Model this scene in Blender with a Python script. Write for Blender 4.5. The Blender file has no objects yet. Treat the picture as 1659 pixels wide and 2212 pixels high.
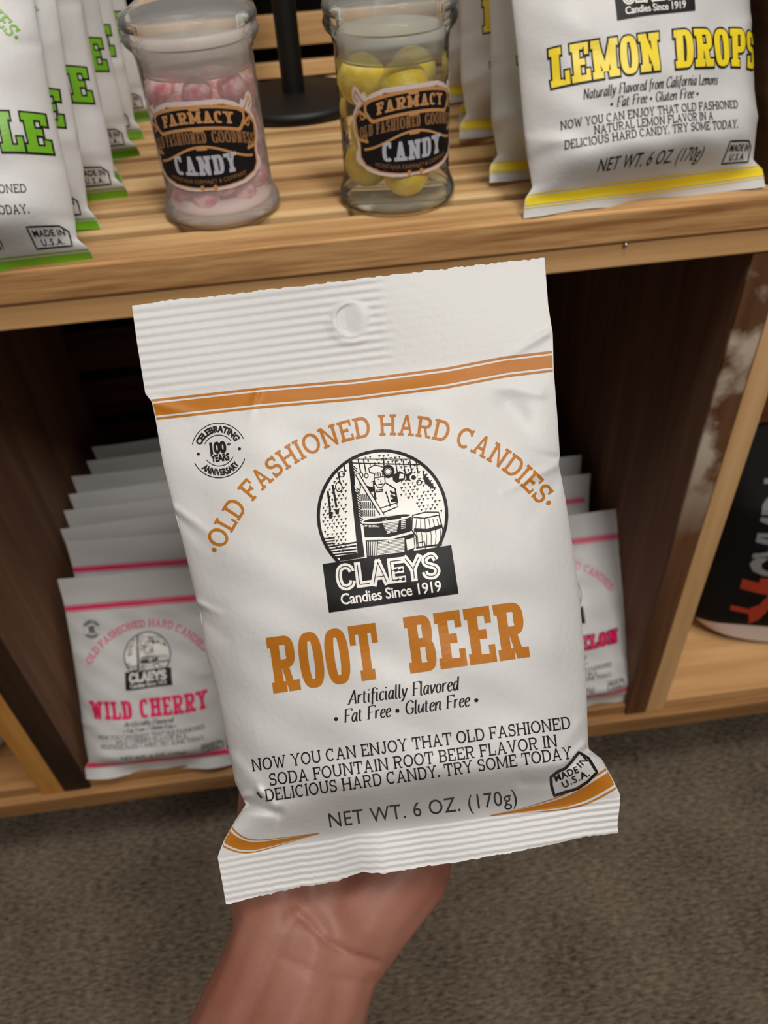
import bpy, bmesh, math, random
import numpy as np
from mathutils import Matrix, Vector
from mathutils.geometry import tessellate_polygon

# ------------------------------------------------------------------ camera, light, exposure
SC = bpy.context.scene
COL = SC.collection
SC.view_settings.view_transform = 'Standard'
SC.view_settings.look = 'None'
SC.view_settings.gamma = 1.0
SC.view_settings.exposure = 0.0

F, CX, CY = 1660.0, 829.5, 1106.0           # focal length and centre of the 1659 x 2212 frame
EYE_H = 0.76                                # camera height above the carpet
def nrm(v):
    v = np.array(v, float); return v / np.linalg.norm(v)
_N = nrm((130, 1844, 1660)); _X = np.array((1, -.12, .055)); _X = nrm(_X - _N * (_X @ _N))
ROT = np.array([_X, np.cross(-_N, _X), -_N])  # world = ROT @ (right, down, forward)
EYE = np.array([0, 0, EYE_H])

cam = bpy.data.cameras.new('camera'); camo = bpy.data.objects.new('camera', cam); COL.objects.link(camo)
cam.sensor_fit = 'VERTICAL'; cam.sensor_height = 36.0; cam.lens = 36.0 * F / 2212
cam.clip_start = 0.01
m = Matrix.Identity(4)
for i, v in enumerate((ROT @ np.array([1., 0, 0]), ROT @ np.array([0, -1., 0]), ROT @ np.array([0, 0, -1.]), EYE)):
    for k in range(3): m[k][i] = v[k]
camo.matrix_world = m
cam.dof.use_dof = True; cam.dof.focus_distance = 0.240; cam.dof.aperture_fstop = 17.0
SC.camera = camo

world = bpy.data.worlds.new('shop_air'); SC.world = world; world.use_nodes = True
bg = world.node_tree.nodes['Background']; bg.inputs[0].default_value = (1.0, 0.90, 0.80, 1); bg.inputs[1].default_value = 0.20

def area(name, loc, target, sx, sy, energy, color):
    d = bpy.data.lights.new(name, 'AREA'); d.shape = 'RECTANGLE'; d.size = sx; d.size_y = sy
    d.energy = energy; d.color = color
    o = bpy.data.objects.new(name, d); COL.objects.link(o); o.location = loc
    o.rotation_euler = (Vector(target) - Vector(loc)).to_track_quat('-Z', 'Y').to_euler()
    return o
area('ceiling_lamp', (0.22, -0.10, 2.45), (0, 0.35, 0.4), 0.9, 0.5, 19, (1.0, 0.955, 0.895))
area('ceiling_lamp', (0.55, -1.10, 2.3), (0.1, 0.4, 0.3), 0.4, 0.4, 20, (1.0, 0.955, 0.89))
area('ceiling_lamp', (-1.3, 0.0, 2.5), (-0.1, 0.4, 0.4), 0.5, 0.5, 4, (1.0, 0.91, 0.80))
SC.cycles.transparent_max_bounces = 48

# ------------------------------------------------------------------ helpers
def lin(r, g, b):
    f = lambda c: (c / 255 / 12.92) if c / 255 <= .04045 else ((c / 255 + .055) / 1.055) ** 2.4
    return (f(r), f(g), f(b), 1)

def mat(name, col, rough=.5, spec=.5, metal=0, bump=None, coat=0):
    m = bpy.data.materials.new(name); m.use_nodes = True
    nt = m.node_tree; b = nt.nodes['Principled BSDF']
    b.inputs['Base Color'].default_value = col; b.inputs['Roughness'].default_value = rough
    b.inputs['Specular IOR Level'].default_value = spec; b.inputs['Metallic'].default_value = metal
    b.inputs['Coat Weight'].default_value = coat
    if bump:
        sc, st, det = bump
        tc = nt.nodes.new('ShaderNodeTexCoord'); n = nt.nodes.new('ShaderNodeTexNoise'); bp = nt.nodes.new('ShaderNodeBump')
        n.inputs['Scale'].default_value = sc; n.inputs['Detail'].default_value = det
        bp.inputs['Strength'].default_value = st; bp.inputs['Distance'].default_value = .001
        nt.links.new(tc.outputs['Object'], n.inputs['Vector']); nt.links.new(n.outputs['Fac'], bp.inputs['Height'])
        nt.links.new(bp.outputs['Normal'], b.inputs['Normal'])
    return m

def wood(name, c0, c1, c2, axis='X', scale=1.0, rough=.55, patches=None):
    """grain streaks run along `axis`"""
    m = bpy.data.materials.new(name); m.use_nodes = True
    nt = m.node_tree; N = nt.nodes; Lk = nt.links; b = N['Principled BSDF']
    tc = N.new('ShaderNodeTexCoord'); mp = N.new('ShaderNodeMapping')
    s = {'X': (2.2, 34, 34), 'Y': (34, 2.2, 34), 'Z': (34, 34, 2.2)}[axis]
    mp.inputs['Scale'].default_value = [v * scale for v in s]
    n1 = N.new('ShaderNodeTexNoise'); n1.inputs['Scale'].default_value = 1.0; n1.inputs['Detail'].default_value = 6; n1.inputs['Distortion'].default_value = .6
    n2 = N.new('ShaderNodeTexNoise'); n2.inputs['Scale'].default_value = 5.0; n2.inputs['Detail'].default_value = 4
    Lk.new(tc.outputs['Object'], mp.inputs['Vector']); Lk.new(mp.outputs['Vector'], n1.inputs['Vector']); Lk.new(mp.outputs['Vector'], n2.inputs['Vector'])
    mx = N.new('ShaderNodeMix'); mx.inputs[0].default_value = .35
    Lk.new(n1.outputs['Fac'], mx.inputs[2]); Lk.new(n2.outputs['Fac'], mx.inputs[3])
    cr = N.new('ShaderNodeValToRGB'); e = cr.color_ramp.elements
    e[0].position = .36; e[0].color = c0; e[1].position = .64; e[1].color = c2
    k = cr.color_ramp.elements.new(.5); k.color = c1
    Lk.new(mx.outputs[0], cr.inputs['Fac'])
    out = cr.outputs['Color']
    if patches:
        n3 = N.new('ShaderNodeTexNoise'); n3.inputs['Scale'].default_value = patches[0]; n3.inputs['Detail'].default_value = 5
        Lk.new(tc.outputs['Object'], n3.inputs['Vector'])
        r3 = N.new('ShaderNodeValToRGB'); r3.color_ramp.elements[0].position = patches[1]; r3.color_ramp.elements[1].position = patches[1] + .12
        Lk.new(n3.outputs['Fac'], r3.inputs['Fac'])
        m2 = N.new('ShaderNodeMix'); m2.data_type = 'RGBA'      # old paint is worn to the upper end of the post
        sx = N.new('ShaderNodeSeparateXYZ'); Lk.new(tc.outputs['Object'], sx.inputs[0]); mr = N.new('ShaderNodeMapRange'); mr.inputs[1].default_value = patches[3] - .06; mr.inputs[2].default_value = patches[3] + .03
        Lk.new(sx.outputs['Z'], mr.inputs[0]); mm = N.new('ShaderNodeMath'); mm.operation = 'MULTIPLY'; Lk.new(mr.outputs[0], mm.inputs[0]); Lk.new(r3.outputs['Color'], mm.inputs[1])
        Lk.new(mm.outputs[0], m2.inputs[0]); Lk.new(out, m2.inputs[6]); m2.inputs[7].default_value = patches[2]
        out = m2.outputs[2]
    Lk.new(out, b.inputs['Base Color']); b.inputs['Roughness'].default_value = rough
    b.inputs['Specular IOR Level'].default_value = .3
    bp = N.new('ShaderNodeBump'); bp.inputs['Strength'].default_value = .35; bp.inputs['Distance'].default_value = .0008
    Lk.new(n2.outputs['Fac'], bp.inputs['Height']); Lk.new(bp.outputs['Normal'], b.inputs['Normal'])
    return m

def link(name, me, parent=None):
    o = bpy.data.objects.new(name, me); COL.objects.link(o)
    if parent is not None: o.parent = parent
    return o
def tag(o, label, cat, group=None, kind=None):
    if label: o['label'] = label
    if cat: o['category'] = cat
    if group: o['group'] = group
    if kind: o['kind'] = kind
    return o
def empty(name, label, cat, group=None, mw=None, loc=None):
    o = bpy.data.objects.new(name, None); COL.objects.link(o); o.empty_display_size = .02
    if mw is not None: o.matrix_world = mw
    if loc is not None: o.location = loc
    return tag(o, label, cat, group)
def copy_tree(o, parent=None):
    c = o.copy(); COL.objects.link(c)
    if parent is not None: c.parent = parent
    for ch in list(o.children): copy_tree(ch, c)
    return c

class MB:
    """collects geometry for ONE mesh object"""
    def __init__(s): s.v = []; s.f = []; s.mi = []; s.mats = []; s.sm = []
    def slot(s, m):
        if m not in s.mats: s.mats.append(m)
        return s.mats.index(m)
    def add(s, vs, fs, m, smooth=False):
        o = len(s.v); i = s.slot(m)
        s.v.extend([tuple(float(c) for c in v) for v in vs])
        for f in fs: s.f.append(tuple(o + k for k in f)); s.mi.append(i); s.sm.append(smooth)
    def box(s, x0, x1, y0, y1, z0, z1, m, bev=0.0):
        bm = bmesh.new(); bmesh.ops.create_cube(bm, size=1)
        for v in bm.verts:
            v.co = Vector(((x0 + x1) / 2 + v.co.x * (x1 - x0), (y0 + y1) / 2 + v.co.y * (y1 - y0), (z0 + z1) / 2 + v.co.z * (z1 - z0)))
        if bev: bmesh.ops.bevel(bm, geom=bm.edges[:], offset=bev, segments=2, affect='EDGES', profile=.5)
        bm.verts.ensure_lookup_table()
        s.add([v.co for v in bm.verts], [[v.index for v in f.verts] for f in bm.faces], m); bm.free()
    def grid(s, P, m, flip=False, smooth=True, wrap=False):
        nr, nc = P.shape[:2]; fs = []
        for r in range(nr - 1):
            for c in range(nc if wrap else nc - 1):
                c2 = (c + 1) % nc
                q = (r * nc + c, r * nc + c2, (r + 1) * nc + c2, (r + 1) * nc + c)
                fs.append(q[::-1] if flip else q)
        s.add(P.reshape(-1, 3), fs, m, smooth)
    def lathe(s, prof, m, n=64, origin=(0, 0, 0), cap=False):
        P = np.zeros((len(prof), n, 3))
        for i, (r, z) in enumerate(prof):
            for k in range(n):
                a = 2 * math.pi * k / n; P[i, k] = (origin[0] + r * math.cos(a), origin[1] + r * math.sin(a), origin[2] + z)
        s.grid(P, m, wrap=True)
    def tube(s, pts, r, m, n=12):
        pts = [Vector(p) for p in pts]; P = np.zeros((len(pts), n, 3)); rr = r if hasattr(r, '__len__') else [r] * len(pts)
        for i, p in enumerate(pts):
            t = (pts[min(i + 1, len(pts) - 1)] - pts[max(i - 1, 0)]).normalized()
            u = t.orthogonal().normalized() if i == 0 else (u - t * u.dot(t)).normalized()
            w = t.cross(u)
            for k in range(n):
                a = 2 * math.pi * k / n; P[i, k] = p + (u * math.cos(a) + w * math.sin(a)) * rr[i]
        s.grid(P, m, wrap=True)
        s.add(P[0], [tuple(range(n))[::-1]], m); s.add(P[-1], [tuple(range(n))], m)
    def build(s, name, parent=None):
        me = bpy.data.meshes.new(name); me.from_pydata(s.v, [], s.f)
        for mm in s.mats: me.materials.append(mm)
        me.polygons.foreach_set('material_index', s.mi); me.polygons.foreach_set('use_smooth', s.sm)
        me.update()
        return link(name, me, parent)

def sstep(a, b, x):
    t = np.clip((np.asarray(x, float) - a) / (b - a), 0, 1); return t * t * (3 - 2 * t)

# ------------------------------------------------------------------ materials
FILM = mat('white_film', lin(203, 203, 203), .45, .4, bump=(420, .14, 3))
_b = FILM.node_tree.nodes['Principled BSDF']; _b.inputs['Coat Weight'].default_value = .35; _b.inputs['Coat Roughness'].default_value = .16
_nt = FILM.node_tree; _tc = _nt.nodes.new('ShaderNodeTexCoord'); _n = _nt.nodes.new('ShaderNodeTexNoise'); _n.inputs['Scale'].default_value = 330; _n.inputs['Detail'].default_value = 6; _n.inputs['Roughness'].default_value = .7
_bp = _nt.nodes.new('ShaderNodeBump'); _bp.inputs['Strength'].default_value = .55; _bp.inputs['Distance'].default_value = .0012
_nt.links.new(_tc.outputs['Object'], _n.inputs[0]); _nt.links.new(_n.outputs[0], _bp.inputs['Height']); _nt.links.new(_bp.outputs[0], _b.inputs['Coat Normal'])
INK = mat('black_ink', lin(22, 21, 23), .5, .25)
INKG = mat('dark_ink', lin(30, 30, 36), .5, .25)
WHITEINK = mat('white_ink', lin(232, 230, 226), .38)
BROWN = mat('caramel_ink', lin(176, 108, 26), .45, .3)
GREEN = mat('green_ink', lin(112, 176, 28), .4)
YELLOW = mat('yellow_ink', lin(240, 214, 40), .4)
PINK = mat('cherry_ink', lin(222, 36, 96), .42)
ROSE = mat('rose_ink', lin(226, 96, 128), .42)
SLATW = wood('light_slat_wood', lin(164, 122, 78), lin(200, 160, 110), lin(228, 194, 144), 'X', 1.0)
LIPW = wood('rough_lip_wood', lin(146, 102, 60), lin(192, 146, 96), lin(220, 178, 124), 'X', 2.2)
RAILW = wood('rail_wood', lin(188, 142, 92), lin(208, 162, 110), lin(224, 182, 130), 'X', .7)
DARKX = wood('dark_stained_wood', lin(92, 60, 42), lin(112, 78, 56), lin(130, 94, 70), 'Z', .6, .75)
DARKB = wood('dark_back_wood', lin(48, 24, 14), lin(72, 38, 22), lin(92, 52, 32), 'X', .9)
WORN = wood('worn_dark_wood', lin(62, 38, 20), lin(92, 58, 34), lin(112, 76, 48), 'Z', .7, .7, patches=(24, .45, lin(190, 174, 156), .40))
STRIPW = wood('crate_edge_wood', lin(188, 144, 96), lin(206, 164, 114), lin(222, 180, 132), 'Z', .8)
AMBERW = wood('amber_edge_wood', lin(150, 96, 36), lin(176, 120, 52), lin(192, 138, 70), 'Z', .8)
BASEW = wood('base_board_wood', lin(112, 78, 46), lin(146, 106, 64), lin(174, 130, 84), 'X', .8)
BLACK = mat('black_metal', lin(16, 15, 15), .5, .4)
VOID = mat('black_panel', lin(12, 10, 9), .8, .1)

def glass_mat(name, tint, rough=.03, body=.10, bodycol=(.8, .8, .78, 1)):
    m = bpy.data.materials.new(name); m.use_nodes = True
    nt = m.node_tree; N = nt.nodes; Lk = nt.links
    for n in list(N): N.remove(n)
    out = N.new('ShaderNodeOutputMaterial'); tr = N.new('ShaderNodeBsdfTransparent'); tr.inputs[0].default_value = tint
    df = N.new('ShaderNodeBsdfDiffuse'); df.inputs[0].default_value = bodycol
    gl = N.new('ShaderNodeBsdfGlossy'); gl.inputs['Roughness'].default_value = rough; gl.inputs[0].default_value = (1, 1, 1, 1)
    m1 = N.new('ShaderNodeMixShader'); m1.inputs[0].default_value = body
    Lk.new(tr.outputs[0], m1.inputs[1]); Lk.new(df.outputs[0], m1.inputs[2])
    fr = N.new('ShaderNodeLayerWeight'); fr.inputs['Blend'].default_value = .12
    m2 = N.new('ShaderNodeMixShader'); Lk.new(fr.outputs['Fresnel'], m2.inputs[0])
    Lk.new(m1.outputs[0], m2.inputs[1]); Lk.new(gl.outputs[0], m2.inputs[2]); Lk.new(m2.outputs[0], out.inputs['Surface'])
    return m
GLASS = glass_mat('clear_glass', (.97, .98, .97, 1), .03, .04, (.9, .9, .88, 1))
LIDGLASS = glass_mat('lid_glass', (.96, .97, .96, 1), .03, .17, (.88, .88, .85, 1))
GLASSTHICK = glass_mat('thick_glass', (.94, .97, .94, 1), .04, .13, (.84, .88, .82, 1))
GLASSPINK = glass_mat('sugar_dusted_glass', (.97, .95, .95, 1), .05, .24, (.94, .84, .84, 1))

# ------------------------------------------------------------------ lettering: skeleton glyphs turned into quads
#  v: stem (x0,y0,x1,y1)  h: horizontal bar (x0,x1,y)  c: curve (cx,cy,rx,ry,a0,a1)  t: arm-end tick (x,y0,y1)  sb/st: slab serif at foot/top
GLY = {
 'A': (.95, [('v', 0, 0, .5, 1), ('v', 1, 0, .5, 1), ('h', .2, .8, .33), ('sb', 0), ('sb', 1)]),
 'B': (.78, [('v', 0, 0, 0, 1), ('h', 0, .55, 1), ('h', 0, .55, .52), ('h', 0, .6, 0), ('c', .55, .76, .38, .24, 90, -90), ('c', .6, .26, .4, .26, 90, -90), ('sl', 0, 0), ('sl', 0, 1)]),
 'C': (.88, [('c', .5, .5, .5, .5, 48, 312), ('t', .88, .72, 1.0), ]),
 'D': (.88, [('v', 0, 0, 0, 1), ('h', 0, .45, 1), ('h', 0, .45, 0), ('c', .45, .5, .55, .5, 90, -90), ('sl', 0, 0), ('sl', 0, 1)]),
 'E': (.76, [('v', 0, 0, 0, 1), ('h', 0, .95, 1), ('h', 0, .58, .52), ('h', 0, 1, 0), ('t', .95, .74, 1), ('t', .58, .42, .62), ('t', 1, 0, .28), ('sl', 0, 0), ('sl', 0, 1)]),
 'F': (.74, [('v', 0, 0, 0, 1), ('h', 0, 1, 1), ('h', 0, .7, .5), ('t', 1, .70, 1), ('t', .7, .36, .64), ('sb', 0), ('sl', 0, 1)]),
 'G': (.95, [('c', .5, .5, .5, .5, 48, 345), ('t', .88, .74, 1.0), ('v', 1, 0, 1, .42), ('h', .66, 1, .42)]),
 'H': (.95, [('v', 0, 0, 0, 1), ('v', 1, 0, 1, 1), ('h', 0, 1, .52), ('sb', 0), ('sb', 1), ('st', 0), ('st', 1)]),
 'I': (.34, [('v', .5, 0, .5, 1), ('sb', .5), ('st', .5)]),
 'J': (.6, [('v', .8, .25, .8, 1), ('c', .4, .25, .4, .25, 0, -165), ('st', .8)]),
 'L': (.72, [('v', 0, 0, 0, 1), ('h', 0, 1, 0), ('t', 1, 0, .34), ('sl', 0, 0), ('st', 0)]),
 'M': (1.15, [('v', 0, 0, 0, 1), ('v', 1, 0, 1, 1), ('v', 0, 1, .5, .1), ('v', 1, 1, .5, .1), ('sb', 0), ('sb', 1), ('sl', 0, 1), ('sr', 1, 1)]),
 'N': (.98, [('v', 0, 0, 0, 1), ('v', 1, 0, 1, 1), ('v', 0, 1, 1, 0), ('sb', 0), ('st', 1), ('sl', 0, 1)]),
 'O': (.95, [('c', .5, .5, .5, .5, 0, 360)]),
 'P': (.76, [('v', 0, 0, 0, 1), ('h', 0, .55, 1), ('h', 0, .55, .44), ('c', .55, .72, .45, .28, 90, -90), ('sb', 0), ('sl', 0, 1)]),
 'R': (.86, [('v', 0, 0, 0, 1), ('h', 0, .5, 1), ('h', 0, .55, .5), ('c', .5, .75, .42, .25, 90, -90), ('v', .48, .5, .8, 0), ('sb', 0), ('sr', .84, 0), ('sl', 0, 1)]),
 'S': (.72, [('c', .5, .755, .46, .245, 35, 270), ('c', .5, .255, .48, .255, 90, -145), ('t', .92, .72, 1), ('t', .04, 0, .28)]),
 'T': (.84, [('v', .5, 0, .5, 1), ('h', 0, 1, 1), ('t', 0, .68, 1), ('t', 1, .68, 1), ('sb', .5)]),
 'U': (.92, [('v', 0, .3, 0, 1), ('v', 1, .3, 1, 1), ('c', .5, .32, .5, .32, 180, 360), ('st', 0), ('st', 1)]),
 'V': (.92, [('v', 0, 1, .5, 0), ('v', 1, 1, .5, 0), ('st', 0), ('st', 1)]),
 'W': (1.3, [('v', 0, 1, .27, 0), ('v', .27, 0, .5, .95), ('v', .5, .95, .73, 0), ('v', 1, 1, .73, 0), ('st', 0), ('st', 1)]),
 'Y': (.9, [('v', 0, 1, .5, .45), ('v', 1, 1, .5, .45), ('v', .5, 0, .5, .5), ('sb', .5), ('st', 0), ('st', 1)]),
 '.': (.16, [('dot', .5, .5)]), '•': (.34, [('bul', .5, .45)]), ' ': (.34, []),
}
SLAB = dict(wv=.155, wh=.115, ts=.10, sl=.15, tick=.085, n=2.0, gap=.10, k=1.06)
ARCF = dict(wv=.175, wh=.135, ts=.12, sl=.185, tick=.12, n=2.0, gap=.10, k=1.06)
WEST = dict(wv=.265, wh=.16, ts=.19, sl=.215, tick=.17, n=2.7, gap=.075, k=.86, W=dict(O=.70, R=.82, T=.82, B=.76, E=.74, N=.88, M=1.08, C=.70, D=.74, A=.86, L=.70, P=.74, S=.68, W=1.08, H=.88, Y=.86, I=.48, G=.74))
NARROW = dict(wv=.16, wh=.10, ts=.10, sl=.13, tick=.1, n=2.6, gap=.06, k=.52)

def ribbon(pts, wf, closed=False):
    p = np.array(pts, float); n = len(p)
    if closed: t = np.roll(p, -1, 0) - np.roll(p, 1, 0)
    else: t = np.gradient(p, axis=0)
    t /= np.maximum(np.linalg.norm(t, axis=1, keepdims=True), 1e-9)
    nn = np.stack([-t[:, 1], t[:, 0]], 1)
    w = np.array([wf(a, b) if callable(wf) else wf for a, b in t])[:, None] / 2
    A, B = p + nn * w, p - nn * w
    r = range(n if closed else n - 1)
    return [np.array([A[i], B[i], B[(i + 1) % n], A[(i + 1) % n]]) for i in r]
def poly_res(pts, step):
    out = [np.array(pts[0], float)]
    for a, b in zip(pts[:-1], pts[1:]):
        a = np.array(a, float); b = np.array(b, float); k = max(1, int(math.ceil(np.linalg.norm(b - a) / step)))
        for i in range(1, k + 1): out.append(a + (b - a) * i / k)
    return out
def strip(q0, q1, k):
    """q0,q1: the two long edges ((p,q),(p,q)) -> k quads"""
    out = []
    for i in range(k):
        f = lambda e, t: np.array(e[0], float) * (1 - t) + np.array(e[1], float) * t
        a, b = i / k, (i + 1) / k
        out.append(np.array([f(q0, a), f(q1, a), f(q1, b), f(q0, b)]))
    return out
def glyph(ch, P, g=0.0):
    W, ops = GLY[ch]; W = W * P['k'] if ch not in ' •' else W * (1 if P['k'] > .8 else .6)
    W = P.get('W', {}).get(ch, W)
    wv, wh, ts, sl = P['wv'], P['wh'], P['ts'], P['sl']
    has0 = any(o[0] in ('sb', 'st', 'sl') and o[1] == 0 for o in ops) ; has1 = any(o[0] in ('sb', 'st', 'sr') and o[1] == 1 for o in ops)
    pl = sl if has0 else wv / 2; pr = sl if has1 else wv / 2
    if ch in 'I': W = max(2 * sl, W * .6); pl = pr = 0
    if ch in 'Y': pl = pr = sl * .9
    if ch in '.•': pl = pr = 0
    if ch in 'EFLT': pr = P['tick'] / 2; pl = P['tick'] / 2 if ch == 'T' else sl
    if ch in 'BDPR': pl = sl
    X = lambda x: pl + x * (W - pl - pr); Y = lambda y: wh / 2 + y * (1 - wh)
    Ye = lambda y: -g if y == 0 else (1 + g if y == 1 else Y(y))
    q = []
    def rect(x0, x1, y0, y1):
        n = max(1, int((x1 - x0) / .14)); xs = np.linspace(x0 - g, x1 + g, n + 1)
        for u, v in zip(xs[:-1], xs[1:]): q.append(np.array([(u, y0 - g), (v, y0 - g), (v, y1 + g), (u, y1 + g)]))
    for o in ops:
        k = o[0]
        if k == 'v':
            x0, y0, x1, y1 = o[1:]
            hw = wv / 2 * (0.8 if x0 != x1 else 1) + g; a, b = (X(x0), Ye(y0)), (X(x1), Ye(y1))
            q += strip(((a[0] - hw, a[1]), (b[0] - hw, b[1])), ((a[0] + hw, a[1]), (b[0] + hw, b[1])), 8)
        elif k == 'h':
            x0, x1, y = o[1:]; rect(X(x0), X(x1), Y(y) - wh / 2, Y(y) + wh / 2)
        elif k == 't':
            x, y0, y1 = o[1:]; tk = P['tick'] / 2; xx = X(x)
            rect(xx - tk, xx + tk, Y(y0) - (wh / 2 if y0 == 0 else 0), Y(y1) + (wh / 2 if y1 == 1 else 0))
        elif k in ('sb', 'st', 'sl', 'sr'):
            xx = X(o[1]); top = (k == 'st') or (k in ('sl', 'sr') and o[2] == 1)
            x0 = xx - (sl if k != 'sr' else 0); x1 = xx + (sl if k != 'sl' else 0)
            rect(x0, x1, 1 - ts if top else 0, 1 if top else ts)
        elif k == 'c':
            cx, cy, rx, ry, a0, a1 = o[1:]
            n = max(8, int(abs(a1 - a0) / 9)); pts = []
            for i in range(n + 1):
                a = math.radians(a0 + (a1 - a0) * i / n); c, s = math.cos(a), math.sin(a); e = 2 / P['n']
                pts.append((X(cx + rx * math.copysign(abs(c) ** e, c)), Y(cy + ry * math.copysign(abs(s) ** e, s))))
            q += ribbon(pts, lambda tx, ty: math.hypot(wv * ty, wh * tx) + 2 * g, closed=abs(a1 - a0) == 360 and False)
        elif k == 'dot': rect(W / 2 - wv * .6, W / 2 + wv * .6, 0, wv * 1.2)
        elif k == 'bul':
            r = .13; n = 12
            for i in range(n):
                a, b = 2 * math.pi * i / n, 2 * math.pi * (i + 1) / n
                q.append(np.array([(W / 2, .45), (W / 2 + r * math.cos(a), .45 + r * math.sin(a)), (W / 2 + r * math.cos(b), .45 + r * math.sin(b))]))
    return W, q
def layout(s, P, g=0.0):
    x = 0; out = []
    for ch in s:
        W, q = glyph(ch, P, g)
        out += [k + np.array([x, 0]) for k in q]
        x += W + P['gap']
    return x - P['gap'], out

# italic hand, drawn with a slanted broad pen
ITA = {
 'A': (.62, [[(0, 0), (.42, 1)], [(.42, 1), (.56, 0)], [(.14, .34), (.5, .34)]]), 'F': (.52, [[(.1, 0), (.1, 1)], [(.1, 1), (.58, 1), (.58, .86)], [(.1, .52), (.42, .52)]]),
 'G': (.62, [[(.6, .8), (.45, .98), (.3, 1), (.1, .8), (.04, .5), (.1, .2), (.28, 0), (.45, .03), (.56, .15), (.56, .4)], [(.4, .42), (.64, .42)]]),
 'N': (.66, [[(.08, 0), (.08, 1)], [(.08, 1), (.56, 0)], [(.56, 0), (.56, 1)]]), 'C': (.6, [[(.6, .8), (.48, .98), (.32, 1), (.1, .8), (.04, .5), (.1, .2), (.3, 0), (.48, .04), (.58, .2)]]),
 'L': (.5, [[(.1, 0), (.1, 1)], [(.1, 0), (.5, 0), (.52, .16)]]),
 'r': (.34, [[(.06, 0), (.06, .64)], [(.06, .42), (.18, .6), (.34, .64)]]), 't': (.3, [[(.1, .85), (.1, .12), (.16, 0), (.28, .04)], [(0, .64), (.28, .64)]]),
 'i': (.2, [[(.08, .64), (.08, .06), (.2, 0)], [(.08, .84), (.08, .93)]]), 'f': (.3, [[(.1, -.22), (.12, .8), (.2, .98), (.34, .98)], [(0, .64), (.3, .64)]]),
 'c': (.36, [[(.36, .54), (.26, .64), (.1, .54), (.04, .3), (.1, .06), (.22, 0), (.36, .1)]]),
 'a': (.44, [[(.36, .6), (.22, .64), (.08, .46), (.04, .22), (.12, 0), (.24, .08), (.36, .4)], [(.38, .64), (.36, .08), (.46, 0)]]),
 'l': (.2, [[(.08, 1), (.08, .06), (.2, 0)]]), 'y': (.42, [[(.04, .64), (.16, .06)], [(.4, .64), (.2, .02), (.04, -.26), (-.04, -.24)]]),
 'v': (.38, [[(.04, .64), (.14, 0)], [(.14, 0), (.36, .5), (.36, .64)]]), 'o': (.42, [[(.22, .64), (.08, .52), (.04, .3), (.08, .1), (.2, 0), (.34, .12), (.38, .34), (.34, .54), (.22, .64)]]),
 'e': (.36, [[(.06, .3), (.3, .4), (.34, .56), (.22, .64), (.08, .5), (.04, .24), (.12, .02), (.24, 0), (.36, .1)]]),
 'd': (.46, [[(.36, .6), (.22, .64), (.08, .46), (.04, .22), (.12, 0), (.24, .08), (.36, .4)], [(.4, 1), (.36, .08), (.46, 0)]]),
 'u': (.46, [[(.06, .64), (.05, .16), (.12, 0), (.24, .08), (.38, .4)], [(.4, .64), (.38, .08), (.48, 0)]]),
 'n': (.46, [[(.06, .64), (.04, 0)], [(.06, .36), (.22, .62), (.36, .6), (.36, .12), (.46, 0)]]),
 'm': (.66, [[(.06, .64), (.04, 0)], [(.06, .36), (.2, .62), (.32, .58), (.3, 0)], [(.32, .36), (.46, .62), (.58, .6), (.56, .12), (.66, 0)]]),
 's': (.32, [[(.3, .56), (.2, .64), (.08, .54), (.12, .4), (.26, .28), (.28, .1), (.16, 0), (.02, .1)]]),
 '•': (.36, []), ' ': (.26, []), 'D': (.6, [[(.1, 0), (.1, 1)], [(.1, 1), (.4, .95), (.56, .6), (.5, .2), (.3, 0), (.1, 0)]]),
}
def smooth_pts(p):
    if len(p) < 3: return poly_res(p, .3)
    p = [np.array(a, float) for a in p]; out = []
    for i in range(len(p) - 1):
        p0, p1, p2, p3 = p[max(i - 1, 0)], p[i], p[i + 1], p[min(i + 2, len(p) - 1)]
        for k in range(4):
            t = k / 4; out.append(.5 * (2 * p1 + (p2 - p0) * t + (2 * p0 - 5 * p1 + 4 * p2 - p3) * t * t + (3 * p1 - p0 - 3 * p2 + p3) * t ** 3))
    out.append(p[-1]); return out
def layout_ital(s, wv=.13, wh=.055):
    x = 0; out = []
    for ch in s:
        W, st = ITA[ch]
        for p in st:
            sharp = ch in 'AFNL' 
            pts = poly_res(p, .3) if sharp else smooth_pts(p)
            out += [np.stack([q[:, 0] + x + q[:, 1] * .16, q[:, 1]], 1) for q in ribbon(pts, lambda tx, ty: math.hypot(wv * ty, wh * tx))]
        if ch in 'AFNLD':
            for xx in ([.1] if ch in 'FLD' else ([0, .56] if ch == 'A' else [.08])):
                out.append(np.array([(x + xx - .1, 0), (x + xx + .1, 0), (x + xx + .1, .045), (x + xx - .1, .045)]))
        if ch == '•':
            for i in range(10):
                a, b = 2 * math.pi * i / 10, 2 * math.pi * (i + 1) / 10; r = .16
                out.append(np.array([(x + .18, .36), (x + .18 + r * math.cos(a), .36 + r * math.sin(a)), (x + .18 + r * math.cos(b), .36 + r * math.sin(b))]))
        x += W + .07
    return x - .07, out

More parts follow.
